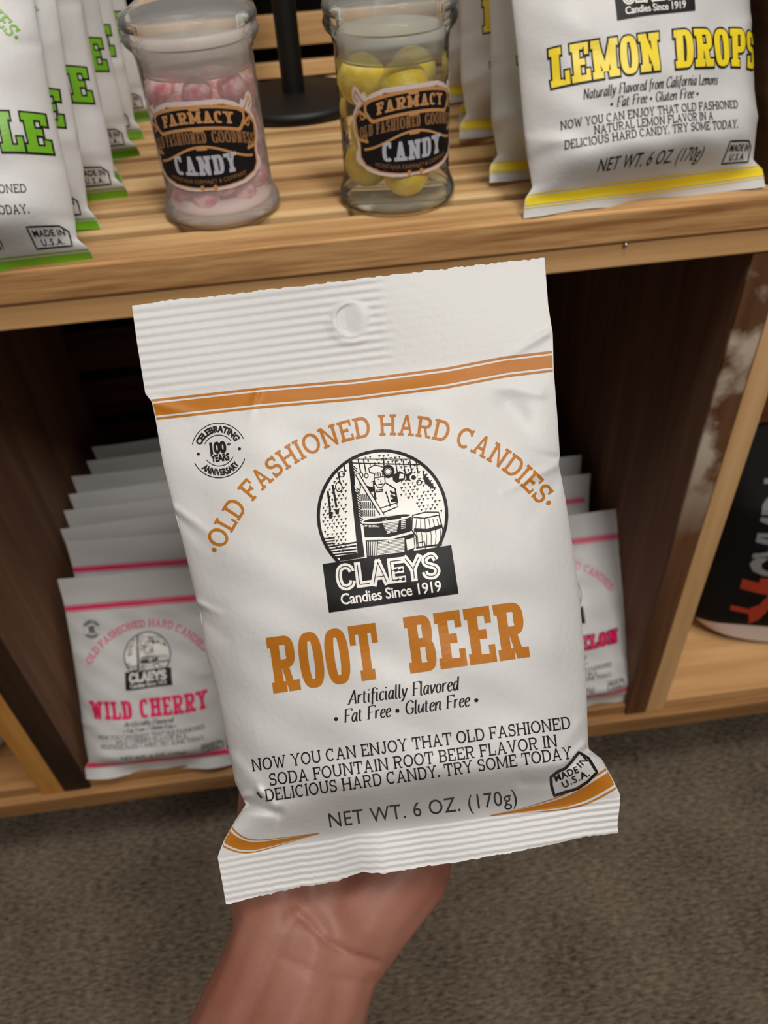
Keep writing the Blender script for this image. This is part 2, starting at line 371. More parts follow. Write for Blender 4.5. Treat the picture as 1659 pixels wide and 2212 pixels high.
_INTER = {}
def layout_sans(s, bold=0.0, tight=1.0):
    key = (s, bold)
    if key not in _INTER:
        c = bpy.data.curves.new('t', 'FONT'); c.body = s; c.size = 1; c.resolution_u = 3; c.offset = bold; c.space_character = tight
        o = bpy.data.objects.new('t', c); COL.objects.link(o)
        dg = bpy.context.evaluated_depsgraph_get(); me = bpy.data.meshes.new_from_object(o.evaluated_get(dg))
        v = np.array([x.co[:2] for x in me.vertices]); f = [tuple(p.vertices) for p in me.polygons]
        bpy.data.objects.remove(o); bpy.data.curves.remove(c); bpy.data.meshes.remove(me)
        v[:, 0] -= v[:, 0].min(); v /= .727
        W = v[:, 0].max(); bm = bmesh.new(); vs = [bm.verts.new((p[0], p[1], 0)) for p in v]
        for t in f:
            try: bm.faces.new([vs[i] for i in t])
            except ValueError: pass
        bmesh.ops.triangulate(bm, faces=bm.faces[:])
        for _ in range(4):
            es = [e for e in bm.edges if e.calc_length() > .3]
            if not es: break
            bmesh.ops.subdivide_edges(bm, edges=es, cuts=1); bmesh.ops.triangulate(bm, faces=bm.faces[:])
        q = [np.array([x.co[:2] for x in fc.verts]) for fc in bm.faces]; bm.free()
        _INTER[key] = (W, q)
    return _INTER[key]

class Print:
    """ink laid onto a surface: fn(a, b, layer) -> xyz arrays"""
    def __init__(s, fn): s.fn = fn; s.mb = MB(); s.n = 0
    def quads(s, qs, m, layer=0.0):
        if not qs: return
        vs = np.concatenate(qs); fs = []; k = 0; lay = []
        for i, q in enumerate(qs):
            fs.append(tuple(range(k, k + len(q)))); k += len(q); lay += [layer + (i % 7) * .06] * len(q)
        P = s.fn(vs[:, 0], vs[:, 1], np.array(lay)); s.mb.add(P, fs, m, False)
    def text(s, lay, p0, p1, h, m, layer=0.0, up=None):
        W, qs = lay; p0 = np.array(p0, float); p1 = np.array(p1, float); d = (p1 - p0) / W
        dn = d / np.linalg.norm(d); u = np.array([dn[1], -dn[0]]) * h if up is None else np.array(up) * h
        s.quads([p0 + q[:, :1] * d + q[:, 1:] * u for q in qs], m, layer)
    def arc(s, lay, c, r, a0, a1, h, m, layer=0.0, inward=False):
        """angles in degrees from straight up, clockwise; baseline at radius r"""
        W, qs = lay; out = []
        for q in qs:
            a = np.radians(a0 + (a1 - a0) * q[:, 0] / W); rr = r + (-q[:, 1] if inward else q[:, 1]) * h
            out.append(np.stack([c[0] + rr * np.sin(a), c[1] - rr * np.cos(a)], 1))
        s.quads(out, m, layer)
    def line(s, pts, w, m, layer=0.0, step=14, closed=False):
        pp = poly_res(list(pts) + ([pts[0]] if closed else []), step)
        if closed: pp = pp[:-1]
        s.quads(ribbon(pp, w, closed), m, layer)
    def circle(s, c, r, w, m, layer=0.0, a0=0, a1=360, ry=None, taper=False):
        n = max(10, int(abs(a1 - a0) / 7)); ry = ry or r
        full = abs(a1 - a0) >= 360
        pts = [(c[0] + r * math.sin(math.radians(a0 + (a1 - a0) * i / n)), c[1] - ry * math.cos(math.radians(a0 + (a1 - a0) * i / n))) for i in range(n if full else n + 1)]
        s.quads(ribbon(pts, w, full), m, layer)
    def fill(s, pts, m, layer=0.0, maxlen=16):
        tri = tessellate_polygon([[Vector((p[0], p[1], 0)) for p in pts]])
        bm = bmesh.new(); vs = [bm.verts.new((p[0], p[1], 0)) for p in pts]
        for t in tri:
            try: bm.faces.new([vs[i] for i in t])
            except ValueError: pass
        for _ in range(6):
            es = [e for e in bm.edges if e.calc_length() > maxlen]
            if not es: break
            bmesh.ops.subdivide_edges(bm, edges=es, cuts=1); bmesh.ops.triangulate(bm, faces=bm.faces[:])
        bm.verts.ensure_lookup_table(); bm.verts.index_update()
        v = np.array([x.co[:2] for x in bm.verts]); f = [[x.index for x in fc.verts] for fc in bm.faces]; bm.free()
        s.mb.add(s.fn(v[:, 0], v[:, 1], np.full(len(v), layer)), f, m, False)
    def patch(s, c00, c10, c11, c01, m, layer=0.0, nu=16, nv=8):
        c00, c10, c11, c01 = [np.array(c, float) for c in (c00, c10, c11, c01)]
        q = []
        pt = lambda u, v: (c00 * (1 - u) + c10 * u) * (1 - v) + (c01 * (1 - u) + c11 * u) * v
        for i in range(nu):
            for j in range(nv): q.append(np.array([pt(i / nu, j / nv), pt((i + 1) / nu, j / nv), pt((i + 1) / nu, (j + 1) / nv), pt(i / nu, (j + 1) / nv)]))
        vs = np.concatenate(q); s.mb.add(s.fn(vs[:, 0], vs[:, 1], np.full(len(vs), layer)), [tuple(range(4 * k, 4 * k + 4)) for k in range(len(q))], m)
    def build(s, name, parent): return s.mb.build(name, parent)

# ------------------------------------------------------------------ the candy bag's sheet: a to the right, b downwards, unit U
U = 0.135 / 890
TH = math.radians(7.3); CEN = np.array([818., 1245.])
def ab(x, y):
    """a point measured on the upright artwork photo sheet, turned square to the bag"""
    d = np.array([x, y], float) - CEN
    return (d[0] * math.cos(TH) - d[1] * math.sin(TH), d[0] * math.sin(TH) + d[1] * math.cos(TH))
EMB = lambda x, y: ab(640 + x * .2411, 940 + y * .2411)   # the engraving's own drawing grid

def draw_emblem(P, fine=True):
    c = EMB(778, 715); r = 142.0
    K, Wt = INK, WHITEINK
    P.fill([(c[0] + r * math.cos(t * math.pi / 24), c[1] + r * math.sin(t * math.pi / 24)) for t in range(48)], Wt, 0)
    def L(pts, w=4, m=K, ly=1.2, step=60): P.line([EMB(*p) for p in pts], w * .2411 * 1.6, m, ly, 14)
    def Fl(pts, m=K, ly=1.0): P.fill([EMB(*p) for p in pts], m, ly)
    def inside(x, y): return (x - 778) ** 2 + (y - 715) ** 2 < 545 ** 2
    rnd = random.Random(4)
    if fine:
        for row, y in enumerate(range(180, 1010, 31)):           # brick courses
            for col in range(0, 30):
                x = 215 + col * 40 + (row % 2) * 23; yy = y - (x - 778) * .12
                if not inside(x, yy) or not inside(x + 20, yy): continue
                if 440 < x < 600 or (590 < x < 1060 and yy > 560) or (600 < x < 920 and 260 < yy < 720) or (x > 1020 and yy > 680): continue
                if rnd.random() < .12: continue
                L([(x, yy), (x + 16 + rnd.random() * 10, yy - 3)], 5)
                L([(x + 10, yy), (x + 11, yy + 15)], 5)
    # chimney post and shading
    Fl([(470, 235), (505, 228), (620, 1090), (560, 1100)])
    for i in range(22 if fine else 8):
        y = 270 + i * 24; x = 500 + (y - 230) * .125
        L([(x, y), (x + 42, y + 34)], 6)
    for i in range(24 if fine else 6):
        x = 585 + (i % 8) * 17; y = 530 + (i // 8) * 70; L([(x, y), (x + 3, y + 58)], 5)
    # hanging rail, ladles and pans
    L([(505, 250), (1110, 265)], 7); L([(520, 215), (1040, 215)], 4)
    for x, y1, rx in ((580, 350, 18), (628, 355, 16)):
        L([(x - 25, 210), (x, y1 - 20)], 7); P.circle(EMB(x + 3, y1 + 8), rx * .24, 2.0, K, 1.2, ry=rx * .3)
    L([(785, 200), (790, 300)], 7); P.circle(EMB(825, 325), 11, 7, K, 1.3); P.circle(EMB(825, 325), 6, 1.5, K, 1.3)
    Fl([(865, 360), (930, 320), (985, 350), (975, 400), (900, 430), (870, 405)]); Fl([(930, 345), (970, 350), (965, 385), (925, 390)], Wt, 1.4)
    Fl([(985, 350), (1030, 335), (1085, 380), (1060, 415), (990, 405)]); P.circle(EMB(1055, 380), 7, 3.5, Wt, 1.5); P.circle(EMB(1105, 425), 5, 2.5, K, 1.5)
    for x in (890, 960, 1020, 1075): L([(x, 225), (x + 20, 345)], 7)
    for i in range(6): L([(1140 + i * 16, 330 + i * 22), (1165 + i * 16, 440 + i * 10)], 8)
    for p in ([(375, 330), (400, 440)], [(430, 270), (440, 330)]): L(p, 8)
    P.circle(EMB(385, 465), 7, 2.4, K, 1.2, ry=10); P.circle(EMB(410, 350), 6, 2.4, K, 1.2)
    L([(285, 500), (310, 680)], 12); Fl([(295, 680), (335, 690), (330, 745), (300, 750)]); L([(330, 450), (365, 650)], 12); Fl([(350, 660), (390, 670), (385, 710), (355, 705)])
    # plates and stove at the left
    for i in range(5): L([(255 + i * 6, 930 + i * 24), (350 + i * 2, 920 + i * 24)], 8)
    for i in range(5 if fine else 3): L([(300 + i * 8, 1000 + i * 24), (545, 960 + i * 30)], 9)
    Fl([(395, 1080), (555, 1055), (560, 1105), (400, 1130)])
    # the cook
    Fl([(600, 470), (705, 400), (720, 500), (640, 520)]); Fl([(625, 450), (690, 415), (690, 465)], Wt, 1.3)
    Fl([(700, 450), (760, 430), (810, 430), (885, 470), (910, 600), (850, 640), (715, 640)], Wt, 1.5)
    L([(700, 455), (720, 640)], 8, ly=1.7); L([(805, 430), (890, 480), (912, 610)], 9, ly=1.7)
    for i in range(9): L([(705 + i * 6, 520 + i), (712 + i * 6, 560)], 4, ly=1.7) if i < 4 else L([(800 + i * 12, 470 + i * 6), (815 + i * 11, 600)], 7, ly=1.7)
    Fl([(715, 490), (780, 480), (785, 505), (720, 515)], K, 1.8); L([(725, 500), (775, 494)], 3, Wt, 2.0)
    Fl([(700, 380), (795, 365), (800, 430), (770, 470), (730, 465), (708, 430)], Wt, 1.9)      # face
    L([(700, 385), (708, 430), (735, 468), (770, 470), (800, 425), (795, 370)], 6, ly=2.1)
    L([(722, 405), (748, 402)], 9, ly=2.1); L([(768, 400), (788, 396)], 9, ly=2.1); L([(758, 408), (764, 428)], 5, ly=2.1); L([(738, 445), (778, 438)], 8, ly=2.1)
    Fl([(660, 330), (650, 290), (700, 270), (740, 275), (790, 290), (770, 320), (795, 365), (700, 382), (705, 340)], Wt, 2.0)  # hat
    L([(705, 345), (660, 335), (652, 295), (700, 270), (745, 275), (790, 292), (770, 320), (795, 368), (700, 385), (705, 345)], 7, ly=2.2)
    for i in range(4): L([(715 + i * 20, 330), (718 + i * 20, 370)], 5, ly=2.2)
    Fl([(715, 515), (800, 505), (850, 640), (725, 660)], Wt, 2.0); L([(715, 515), (728, 660)], 5, ly=2.2); L([(805, 505), (848, 640)], 9, ly=2.2)
    Fl([(520, 330), (560, 345), (580, 470), (560, 520), (525, 500)], Wt, 1.6); L([(520, 330), (525, 500), (560, 520), (580, 470), (560, 350)], 6, ly=1.8)
    Fl([(740, 665), (900, 610), (915, 640), (790, 690)], Wt, 2.2); L([(740, 662), (900, 608), (918, 640), (780, 695)], 7, ly=2.4)
    L([(545, 345), (805, 765)], 26, K, 2.5); L([(548, 350), (803, 760)], 14, Wt, 2.7)                  # paddle
    # kettle
    Fl([(600, 760), (1035, 700), (1040, 850), (1000, 885), (620, 925)], K, 2.9)
    P.quads(ribbon([EMB(818 + 222 * math.cos(t / 20 * math.pi), 745 - 30 * math.sin(t / 20 * math.pi) - 44 * math.cos(t / 20 * math.pi) * .7) for t in range(41)], 3.2), Wt, 3.2)
    for i in range(9): L([(775 + i * 5, 775 + i * 13), (930 - i * 3, 755 + i * 13)], 5, Wt, 3.2)
    for i in range(7): L([(945, 740 + i * 16), (985, 734 + i * 16)], 5, Wt, 3.2)
    for i in range(12): L([(612 + i * 12, 805), (614 + i * 12, 825)], 4, Wt, 3.2)
    Fl([(625, 930), (1065, 870), (1060, 1040), (640, 1105)], K, 2.8)
    L([(610, 930), (840, 925), (1060, 868)], 14, Wt, 3.3)
    for i in range(10): L([(740 - i * 1, 955 + i * 13), (975, 925 + i * 13)], 5, Wt, 3.3)
    for i in range(6): L([(645 + i * 16, 955), (650 + i * 16, 1080)], 4, Wt, 3.3)
    Fl([(985, 935), (1060, 915), (1070, 1010), (1000, 1035)], Wt, 3.4); L([(985, 935), (1000, 1035), (1070, 1010), (1060, 915), (985, 935)], 5, ly=3.6)
    # barrel
    Fl([(1045, 720), (1120, 695), (1270, 690), (1310, 820), (1320, 900), (1300, 985), (1080, 1020), (1075, 880), (1040, 850)], Wt, 2.9)
    L([(1045, 720), (1160, 690), (1280, 690), (1290, 715), (1150, 745), (1050, 735), (1045, 720)], 7, ly=3.7)
    L([(1060, 850), (1180, 855), (1310, 815)], 20, ly=3.7); L([(1045, 735), (1040, 850), (1080, 900), (1090, 1015)], 7, ly=3.7); L([(1285, 720), (1320, 850), (1305, 990)], 7, ly=3.7)
    for i in range(6): L([(1085 + i * 36, 750), (1075 + i * 44, 845), (1090 + i * 42, 900), (1100 + i * 38, 1000)], 4, ly=3.7)
    L([(1080, 970), (1155, 955), (1165, 1015)], 6, ly=3.8); L([(1080, 1010), (1300, 980)], 10, ly=3.8)
    P.circle(c, r - 3.2, 7.0, K, 4.0)
    # name plate
    P.patch(EMB(242, 1155), EMB(1395, 985), EMB(1462, 1420), EMB(300, 1590), K, 5.0, 36, 14)
    st = {'C': [[(.66, .72), (.6, .9), (.42, 1), (.24, .98), (.1, .85), (.04, .5), (.1, .15), (.24, .02), (.42, 0), (.6, .1), (.66, .28)]], 'L': [[(.12, 1), (.12, .04), (.6, .04)]],
          'A': [[(0.02, 0), (.32, 1), (.62, 0)], [(.16, .3), (.5, .3)]], 'E': [[(.6, .96), (.1, .96), (.1, .04), (.6, .04)], [(.1, .5), (.55, .5)]],
          'Y': [[(0, 1), (.32, .46), (.64, 1)], [(.32, .5), (.32, 0)]], 'S': [[(.62, .76), (.5, .98), (.3, 1), (.1, .86), (.12, .64), (.34, .52), (.56, .4), (.62, .2), (.48, .02), (.28, 0), (.1, .08), (.04, .26)]]}
    p0, p1 = np.array(EMB(395, 1385)), np.array(EMB(1290, 1270)); h = 52.0
    wds = [.7, .62, .66, .66, .66, .68]; tot = sum(wds) + .14 * 5; x = 0
    for ch, wd in zip('CLAEYS', wds):
        for p in st[ch]:
            pts = smooth_pts(p) if ch in 'CS' else poly_res(p, .5)
            qs = [(p0 + (p1 - p0) * (x + q[0]) / tot) + np.array([.0, -1.0]) * (q[1] * .86 + .07) * h for q in pts]
            mit = 1 if ch in 'CS' else 1
            segs = [qs] if ch in 'CS' else [qs[i:i + 2] for i in range(len(qs) - 1)]
            for i, sg in enumerate(segs):
                if len(sg) == 2:
                    d = (sg[1] - sg[0]) / np.linalg.norm(sg[1] - sg[0]); e0 = sg[0] - d * 6.0; e1 = sg[1] + d * 6.0
                    P.line([e0, e1], 13.5, Wt, 6.0 + i * .1); P.line([sg[0], sg[1]], 2.0, K, 7.2)
                else:
                    P.quads(ribbon(sg, 13.5), Wt, 6.0); P.quads(ribbon(sg, 2.0), K, 7.2)
        x += wd + .14
    P.text(layout_sans('Candies Since 1919', .014, .95), EMB(412, 1520), EMB(1312, 1398), 24.5, Wt, 6.0)

def draw_badge(P):
    c = ab(473, 973); K = INK
    P.circle(c, 59, 1.7, K, .5, -70, 72); P.circle(c, 59, 2.0, K, .5, 115, 250)
    P.circle(c, 33.5, 1.7, K, .5, -58, 60); P.circle(c, 33.5, 1.7, K, .5, 122, 240)
    P.arc(layout_sans('CELEBRATING', .055, 1.0), c, 40, -66, 68, 13.5, K, 1)
    P.arc(layout_sans('ANNIVERSARY', .055, 1.0), c, 53.5, 232, 130, 13.5, K, 1, inward=True)
    P.text(layout_sans('100', .06, .92), (c[0] - 19, c[1] + 5), (c[0] + 17, c[1] + 5), 24, K, 1); P.text(layout_sans('+', .03), (c[0] + 19, c[1] - 6), (c[0] + 27, c[1] - 6), 10, K, 1)
    P.text(layout_sans('YEARS', .055, .95), (c[0] - 20, c[1] + 23), (c[0] + 21, c[1] + 23), 15, K, 1)
    P.circle((c[0] - 45, c[1] + 2), 1.6, 3.2, K, 1); P.circle((c[0] + 45, c[1] + 2), 1.6, 3.2, K, 1)

def build_bag(root, shape, style, fine):
    """parts of one candy bag under `root`; shape gives outline and relief, style the printing"""
    Lb, La, Rb, Ra = shape['Lb'], shape['La'], shape['Rb'], shape['Ra']
    b1, b2, Hf, Hb = shape['b1'], shape['b2'], shape['H'], shape['Hb']
    Lf = lambda b: np.interp(b, Lb, La); Rf = lambda b: np.interp(b, Rb, Ra)
    creases = shape.get('creases', [])
    botw = shape.get('bot', lambda a: 0 * a)
    kx = shape.get('k', 0.0); off = shape.get('off', (0, 0)); sway = shape.get('sway', None)
    rng = np.random.RandomState(shape.get('seed', 1)); ph = rng.rand(12) * 6.28
    def relief(a, b, front=True):
        l, r = Lf(b), Rf(b); x = np.clip((a - (l + r) / 2) / ((r - l) / 2), -1, 1)
        prof = np.maximum(1 - np.abs(x) ** shape.get('pw', 2.5), 0) ** .72
        up = .10 * sstep(b1 - 10, b1 + 90, b) + .90 * sstep(b1, shape.get('full', 120), b)
        dn = 1 - sstep(shape.get('fall', 430), b2 + 12, b) ** 1.3
        h = (Hf if front else Hb) * prof * up * dn
        if front:
            edge = np.minimum(1, (1 - np.abs(x)) * 6)
            body = sstep(b1, b1 + 60, b) * (1 - sstep(b2 - 40, b2, b)) * edge
            wob = .0010 * (np.sin(a * .011 + b * .017 + ph[0]) * np.sin(b * .013 - a * .006 + ph[1]) + .6 * np.sin(a * .029 - b * .021 + ph[2]) * np.sin(b * .025 + ph[3]))
            h = h + wob * body
            for (p, q, w, amp) in creases:
                p = np.array(p); d = np.array(q) - p; t = np.clip(((a - p[0]) * d[0] + (b - p[1]) * d[1]) / (d @ d), 0, 1)
                dist = np.hypot(a - p[0] - t * d[0], b - p[1] - t * d[1])
                h = h + amp * np.exp(-(dist / w) ** 2) * (1 - .75 * t)
            if fine:
                top = (1 - sstep(b1 - 26, b1 - 8, b))
                ribs = .00017 * np.cos(b * 2 * math.pi / 18.2) * top * (1 - .93 * sstep(20, 60, a - shape['ribx'] + 0 * b))
                h = h + ribs
                low = sstep(b2 + 3, b2 + 12, b - botw(a) * .35)
                h = h + .00021 * np.cos((b - botw(a) * .5) * 2 * math.pi / 13.5) * low
                hx, hy = shape['hole']; d = np.hypot((a - hx), (b - hy) * (1 + .12 * np.sign(hy - b))); an = np.arctan2(b - hy, a - hx)
                h = h + (.0004 + .0008 * np.exp(-((np.abs(an) - 2.9) / .8) ** 2)) * np.exp(-((d - 36) / 4) ** 2) + .0010 * (1 - sstep(24, 38, d)) * (a - hx) / 36 + .0005 * np.exp(-((d - 47) / 7) ** 2) * sstep(.2, 1.6, an) - ribs * (1 - sstep(36, 48, d))
            if sway is not None: h = h + sway(a, b)
        else:
            h = -h
            if sway is not None: h = h + sway(a, b) * (1 - prof * up * dn)
        return h
    def place(a, b, h):
        x = a - (a + off[0]) * kx * h; z = b - (b + off[1]) * kx * h
        return np.stack([x * U, -h, (shape['bbot'] - z) * U], -1)
    pk = style.get('k', 1.0)
    def ink(a, b, layer):
        a = (a + style.get('da', 0)) * pk; b = (b - style.get('b0', 0)) * pk + style.get('b0', 0) + style.get('db', 0)
        l, r = Lf(b), Rf(b); a = np.clip(a, l + 2, r - 2)
        return place(a, b, relief(a, b) + (.00012 if fine else .0003) + layer * .00002)
    def sheet(rows, nu, name, parent, mt=FILM):
        mb = MB(); u = np.linspace(0, 1, nu)
        u = .5 - .5 * np.cos(math.pi * u) if not fine else (.35 * (.5 - .5 * np.cos(math.pi * u)) + .65 * u)
        bb = np.repeat(np.array(rows, float)[:, None], nu, 1); 
        low = sstep(b2, shape['bbot'], bb)
        aa = Lf(bb) * (1 - u) + Rf(bb) * u
        bb2 = bb + botw(aa) * low + (shape['jag'](aa) if 'jag' in shape else 0) * (1 - sstep(shape['btop'], shape['btop'] + 12, bb))
        fr = place(aa, bb2, relief(aa, bb2 if name != 'header_seal' else bb, True)); bk = place(aa, bb2, relief(aa, bb, False) - (.0003 if name != 'pouch' else .0002))
        mb.grid(fr, mt, flip=True); mb.grid(bk, mt)
        for P1, P2 in ((fr[:, 0], bk[:, 0]), (fr[:, -1], bk[:, -1]), (fr[0], bk[0]), (fr[-1], bk[-1])):
            mb.grid(np.stack([P1, P2], 0), mt, smooth=False)
        return mb.build(name, parent)
    st = 3.2 if fine else 16
    rows = lambda p, q, s: np.linspace(p, q, max(3, int((q - p) / s) + 1))
    pouch = sheet(rows(b1, b2, 4 if fine else 11), 230 if fine else 84, 'pouch', root)
    sheet(rows(shape['btop'], b1, st), 170 if fine else 24, 'header_seal', root)
    sheet(rows(b2, shape['bbot'], 2.6 if fine else 9), 170 if fine else 84, 'bottom_seal', root)
    # printing
    C1 = style['ink']
    P = Print(ink)
    tb = style['topband']
    def strip_band(f, w):
        aa = np.linspace(-490, 490, 240 if fine else 96); ww = np.linspace(-w / 2, w / 2, 7 if w > 10 else 3)
        P.quads([np.array([(a, f(a) + u), (b, f(b) + u), (b, f(b) + v), (a, f(a) + v)]) for a, b in zip(aa[:-1], aa[1:]) for u, v in zip(ww[:-1], ww[1:])], C1, 0)
    for o, w in ((0, 26), (-20, 5), (20, 5)): strip_band(lambda a: tb(a) + o, w)
    if style.get('lowband'):
        lb = style['lowband']
        for o, w in ((0, 30), (-22, 4), (22, 4)): strip_band(lambda a: lb + o, w)
    for bp in style.get('bands', []):
        bp = np.array(bp); k = np.arange(len(bp)); kk = np.linspace(0, len(bp) - 1, 8 * len(bp))
        pp = np.stack([np.interp(kk, k, bp[:, 0]), np.interp(kk, k, bp[:, 1])], 1); tk = np.interp(kk, k, bp[:, 2])
        pp = np.stack([np.convolve(np.pad(pp[:, c], 4, 'reflect', reflect_type='odd'), np.ones(9) / 9, 'valid') for c in (0, 1)], 1)
        tt = np.gradient(pp, axis=0); tt /= np.linalg.norm(tt, axis=1, keepdims=True); n2 = np.stack([-tt[:, 1], tt[:, 0]], 1)
        for lo, hi in ((-.5, -.25), (-.25, 0), (0, .25), (.25, .5), (-.84, -.70), (.70, .84)):
            A = pp + n2 * (tk * lo)[:, None]; B = pp + n2 * (tk * hi)[:, None]
            P.quads([np.array([A[q], B[q], B[q + 1], A[q + 1]]) for q in range(len(pp) - 1)], C1, 2)
    P.build('printed_band', pouch)
    P = Print(ink); draw_emblem(P, fine); P.build('printed_emblem', pouch)
    P = Print(ink); draw_badge(P); P.build('anniversary_badge', pouch)
    P = Print(ink)
    for (s, p0, p1, h) in style['name']:
        if style.get('outline'): P.text(layout(s, WEST, .055), p0, p1, h, style['outline'], 0)
        P.text(layout(s, WEST), p0, p1, h, style.get('nameink', C1), 3 if fine else 8)
    P.build('flavor_name', pouch)
    P = Print(ink)
    ca, ra, a0, a1 = style['arc']
    P.arc(layout('•OLD FASHIONED HARD CANDIES•', ARCF), ca, ra, a0, a1, 45, C1, 0)
    for (s, p0, p1, h) in style['ital']: P.text(layout_ital(s), p0, p1, h, INKG, 0)
    for (s, p0, p1, h) in style['body']: P.text(layout(s, SLAB), p0, p1, h, INKG, 0)
    for (s, p0, p1, h) in style['net']: P.text(layout_sans(s, 0, 1.06), p0, p1, h, INK, 0)
    if style.get('tick'): P.line(style['tick'], 4.5, INKG, .5)
    P.build('lettering', pouch)
    P = Print(ink); s = style['stamp']
    if s == 'fold':
        pts = [ab(*p) for p in ((1191, 1679), (1206, 1667), (1222, 1660), (1236, 1645), (1251, 1625), (1272, 1638), (1290, 1668), (1270, 1689), (1248, 1704), (1222, 1711), (1198, 1719), (1192, 1698))]
        P.line(pts, 6, INK, 6, 8, True)
        P.text(layout_sans('MADE', .02, 1.1), ab(1202, 1689), ab(1252, 1668), 15, INK, 12); P.text(layout_sans('IN', .01, 1.1), ab(1256, 1659), ab(1271, 1643), 15, INK, 12)
        P.text(layout_sans('U.S.A.', .02, 1.2), ab(1219, 1703), ab(1276, 1675), 15, INK, 12)
    else:
        x, y = s
        P.line([(x - 60, y - 32), (x + 38, y - 32), (x + 60, y - 14), (x + 60, y + 32), (x - 60, y + 32)], 5, INK, 1, 12, True)
        P.text(layout_sans('MADE IN', .02, 1.05), (x - 50, y - 3), (x + 48, y - 3), 20, INK, 1); P.text(layout_sans('U.S.A.', .02, 1.15), (x - 36, y + 24), (x + 38, y + 24), 20, INK, 1)
    P.build('origin_stamp', pouch)
    return root

# ------------------------------------------------------------------ floor
def carpet():
    m = bpy.data.materials.new('carpet'); m.use_nodes = True; nt = m.node_tree; N = nt.nodes; Lk = nt.links; b = N['Principled BSDF']
    tc = N.new('ShaderNodeTexCoord'); mp = N.new('ShaderNodeMapping'); mp.inputs['Scale'].default_value = (130, 420, 1)
    n1 = N.new('ShaderNodeTexNoise'); n1.inputs['Scale'].default_value = 1; n1.inputs['Detail'].default_value = 3; n1.inputs['Roughness'].default_value = .65
    n2 = N.new('ShaderNodeTexNoise'); n2.inputs['Scale'].default_value = 16; n2.inputs['Detail'].default_value = 4
    n3 = N.new('ShaderNodeTexNoise'); n3.inputs['Scale'].default_value = 900; n3.inputs['Detail'].default_value = 2
    Lk.new(tc.outputs['Object'], mp.inputs[0]); Lk.new(mp.outputs[0], n1.inputs[0]); Lk.new(tc.outputs['Object'], n2.inputs[0]); Lk.new(tc.outputs['Object'], n3.inputs[0])
    a = N.new('ShaderNodeMath'); a.operation = 'MULTIPLY_ADD'; Lk.new(n1.outputs[0], a.inputs[0]); a.inputs[1].default_value = .62
    c = N.new('ShaderNodeMath'); c.operation = 'MULTIPLY_ADD'; Lk.new(n2.outputs[0], c.inputs[0]); c.inputs[1].default_value = .18
    d = N.new('ShaderNodeMath'); d.operation = 'MULTIPLY'; Lk.new(n3.outputs[0], d.inputs[0]); d.inputs[1].default_value = .2
    Lk.new(d.outputs[0], c.inputs[2]); Lk.new(c.outputs[0], a.inputs[2])
    cr = N.new('ShaderNodeValToRGB'); e = cr.color_ramp.elements; e[0].position = .36; e[0].color = lin(46, 39, 32); e[1].position = .66; e[1].color = lin(132, 118, 102)
    Lk.new(a.outputs[0], cr.inputs[0]); Lk.new(cr.outputs[0], b.inputs['Base Color']); b.inputs['Roughness'].default_value = .95; b.inputs['Specular IOR Level'].default_value = .1
    bp = N.new('ShaderNodeBump'); bp.inputs['Strength'].default_value = .6; bp.inputs['Distance'].default_value = .002; Lk.new(a.outputs[0], bp.inputs['Height']); Lk.new(bp.outputs[0], b.inputs['Normal'])
    return m
mb = MB(); mb.box(-2.0, 2.0, -1.6, 1.6, -.03, 0, carpet())
tag(mb.build('floor'), 'grey brown low pile carpet floor', 'carpet', kind='structure')
mb = MB(); mb.box(-2.0, 2.0, .90, .96, 0, 2.6, mat('dark_wall', lin(48, 40, 34), .9))
tag(mb.build('wall_back'), 'dark shop wall behind the crates', 'wall', kind='structure')

# ------------------------------------------------------------------ the crates
Z = EYE_H
ST = Z - .1587                                # top of the upper shelf
def slats(name, x0, x1, ys, z0, z1, m, parent, bev=.0012):
    mb = MB()
    for y0, y1 in ys: mb.box(x0, x1, y0, y1, z0, z1, m, bev)
    return mb.build(name, parent)
up = empty('display_crate', 'light wooden slatted crate on top, holding the glass jars and candy bags', 'crate', loc=(0, .39, ST - .032))
up.location = (0, 0, 0)
slats('slatted_bottom', -.42, .262, [(.3925, .419)] + [(.4285 + .0325 * k, .4285 + .0325 * k + .0225) for k in range(9)] + [(.7205, .735)], ST - .010, ST, SLATW, up)
mb = MB(); mb.box(-.42, .262, .3885, .3925, ST - .0175, ST - .0004, LIPW, .001); mb.build('front_lip', up)
mb = MB(); mb.box(-.42, .262, .393, .735, ST - .0175, ST - .0125, wood('shaded_under_wood', lin(84, 54, 28), lin(116, 80, 46), lin(142, 102, 62), 'X', 1.0)); mb.build('bottom_panel', up)  # wood colour darkened to put shade into the slat gaps
mb = MB(); mb.box(-.42, .257, .3905, .415, ST - .0325, ST - .0178, RAILW, .0012); mb.build('front_rail', up)
mb = MB(); mb.box(.2515, .268, .402, .74, ST + .0003, ST + .30, wood('crate_side_wood', lin(74, 48, 26), lin(104, 70, 40), lin(130, 92, 56), 'Y', .8), .001); mb.build('side_panel', up)
mb = MB(); mb.box(-.437, -.4205, .392, .74, ST - .0175, ST + .30, SLATW, .001); mb.build('side_panel', up)
mb = MB()
for z0 in (ST + .0008, ST + .0235, ST + .0685, ST + .115, ST + .16, ST + .205, ST + .25):
    mb.box(-.42, .2512, .7365, .746, z0, z0 + (.0115 if z0 < ST + .01 else .0225 if z0 < ST + .05 else .032), SLATW, .001)
mb.build('back_slats', up)
mb = MB(); mb.box(-.42, .2512, .748, .756, ST - .02, ST + .30, VOID); mb.build('gap_blackout', up)  # black sheet added so the gaps between the back slats stay dark
mb = MB(); mb.tube([(.170, .3902, ST - .0185), (.1702, .3886, ST - .0195)], .0011, mat('nail_steel', lin(200, 200, 205), .3, .5, 1)); mb.build('nail', up)

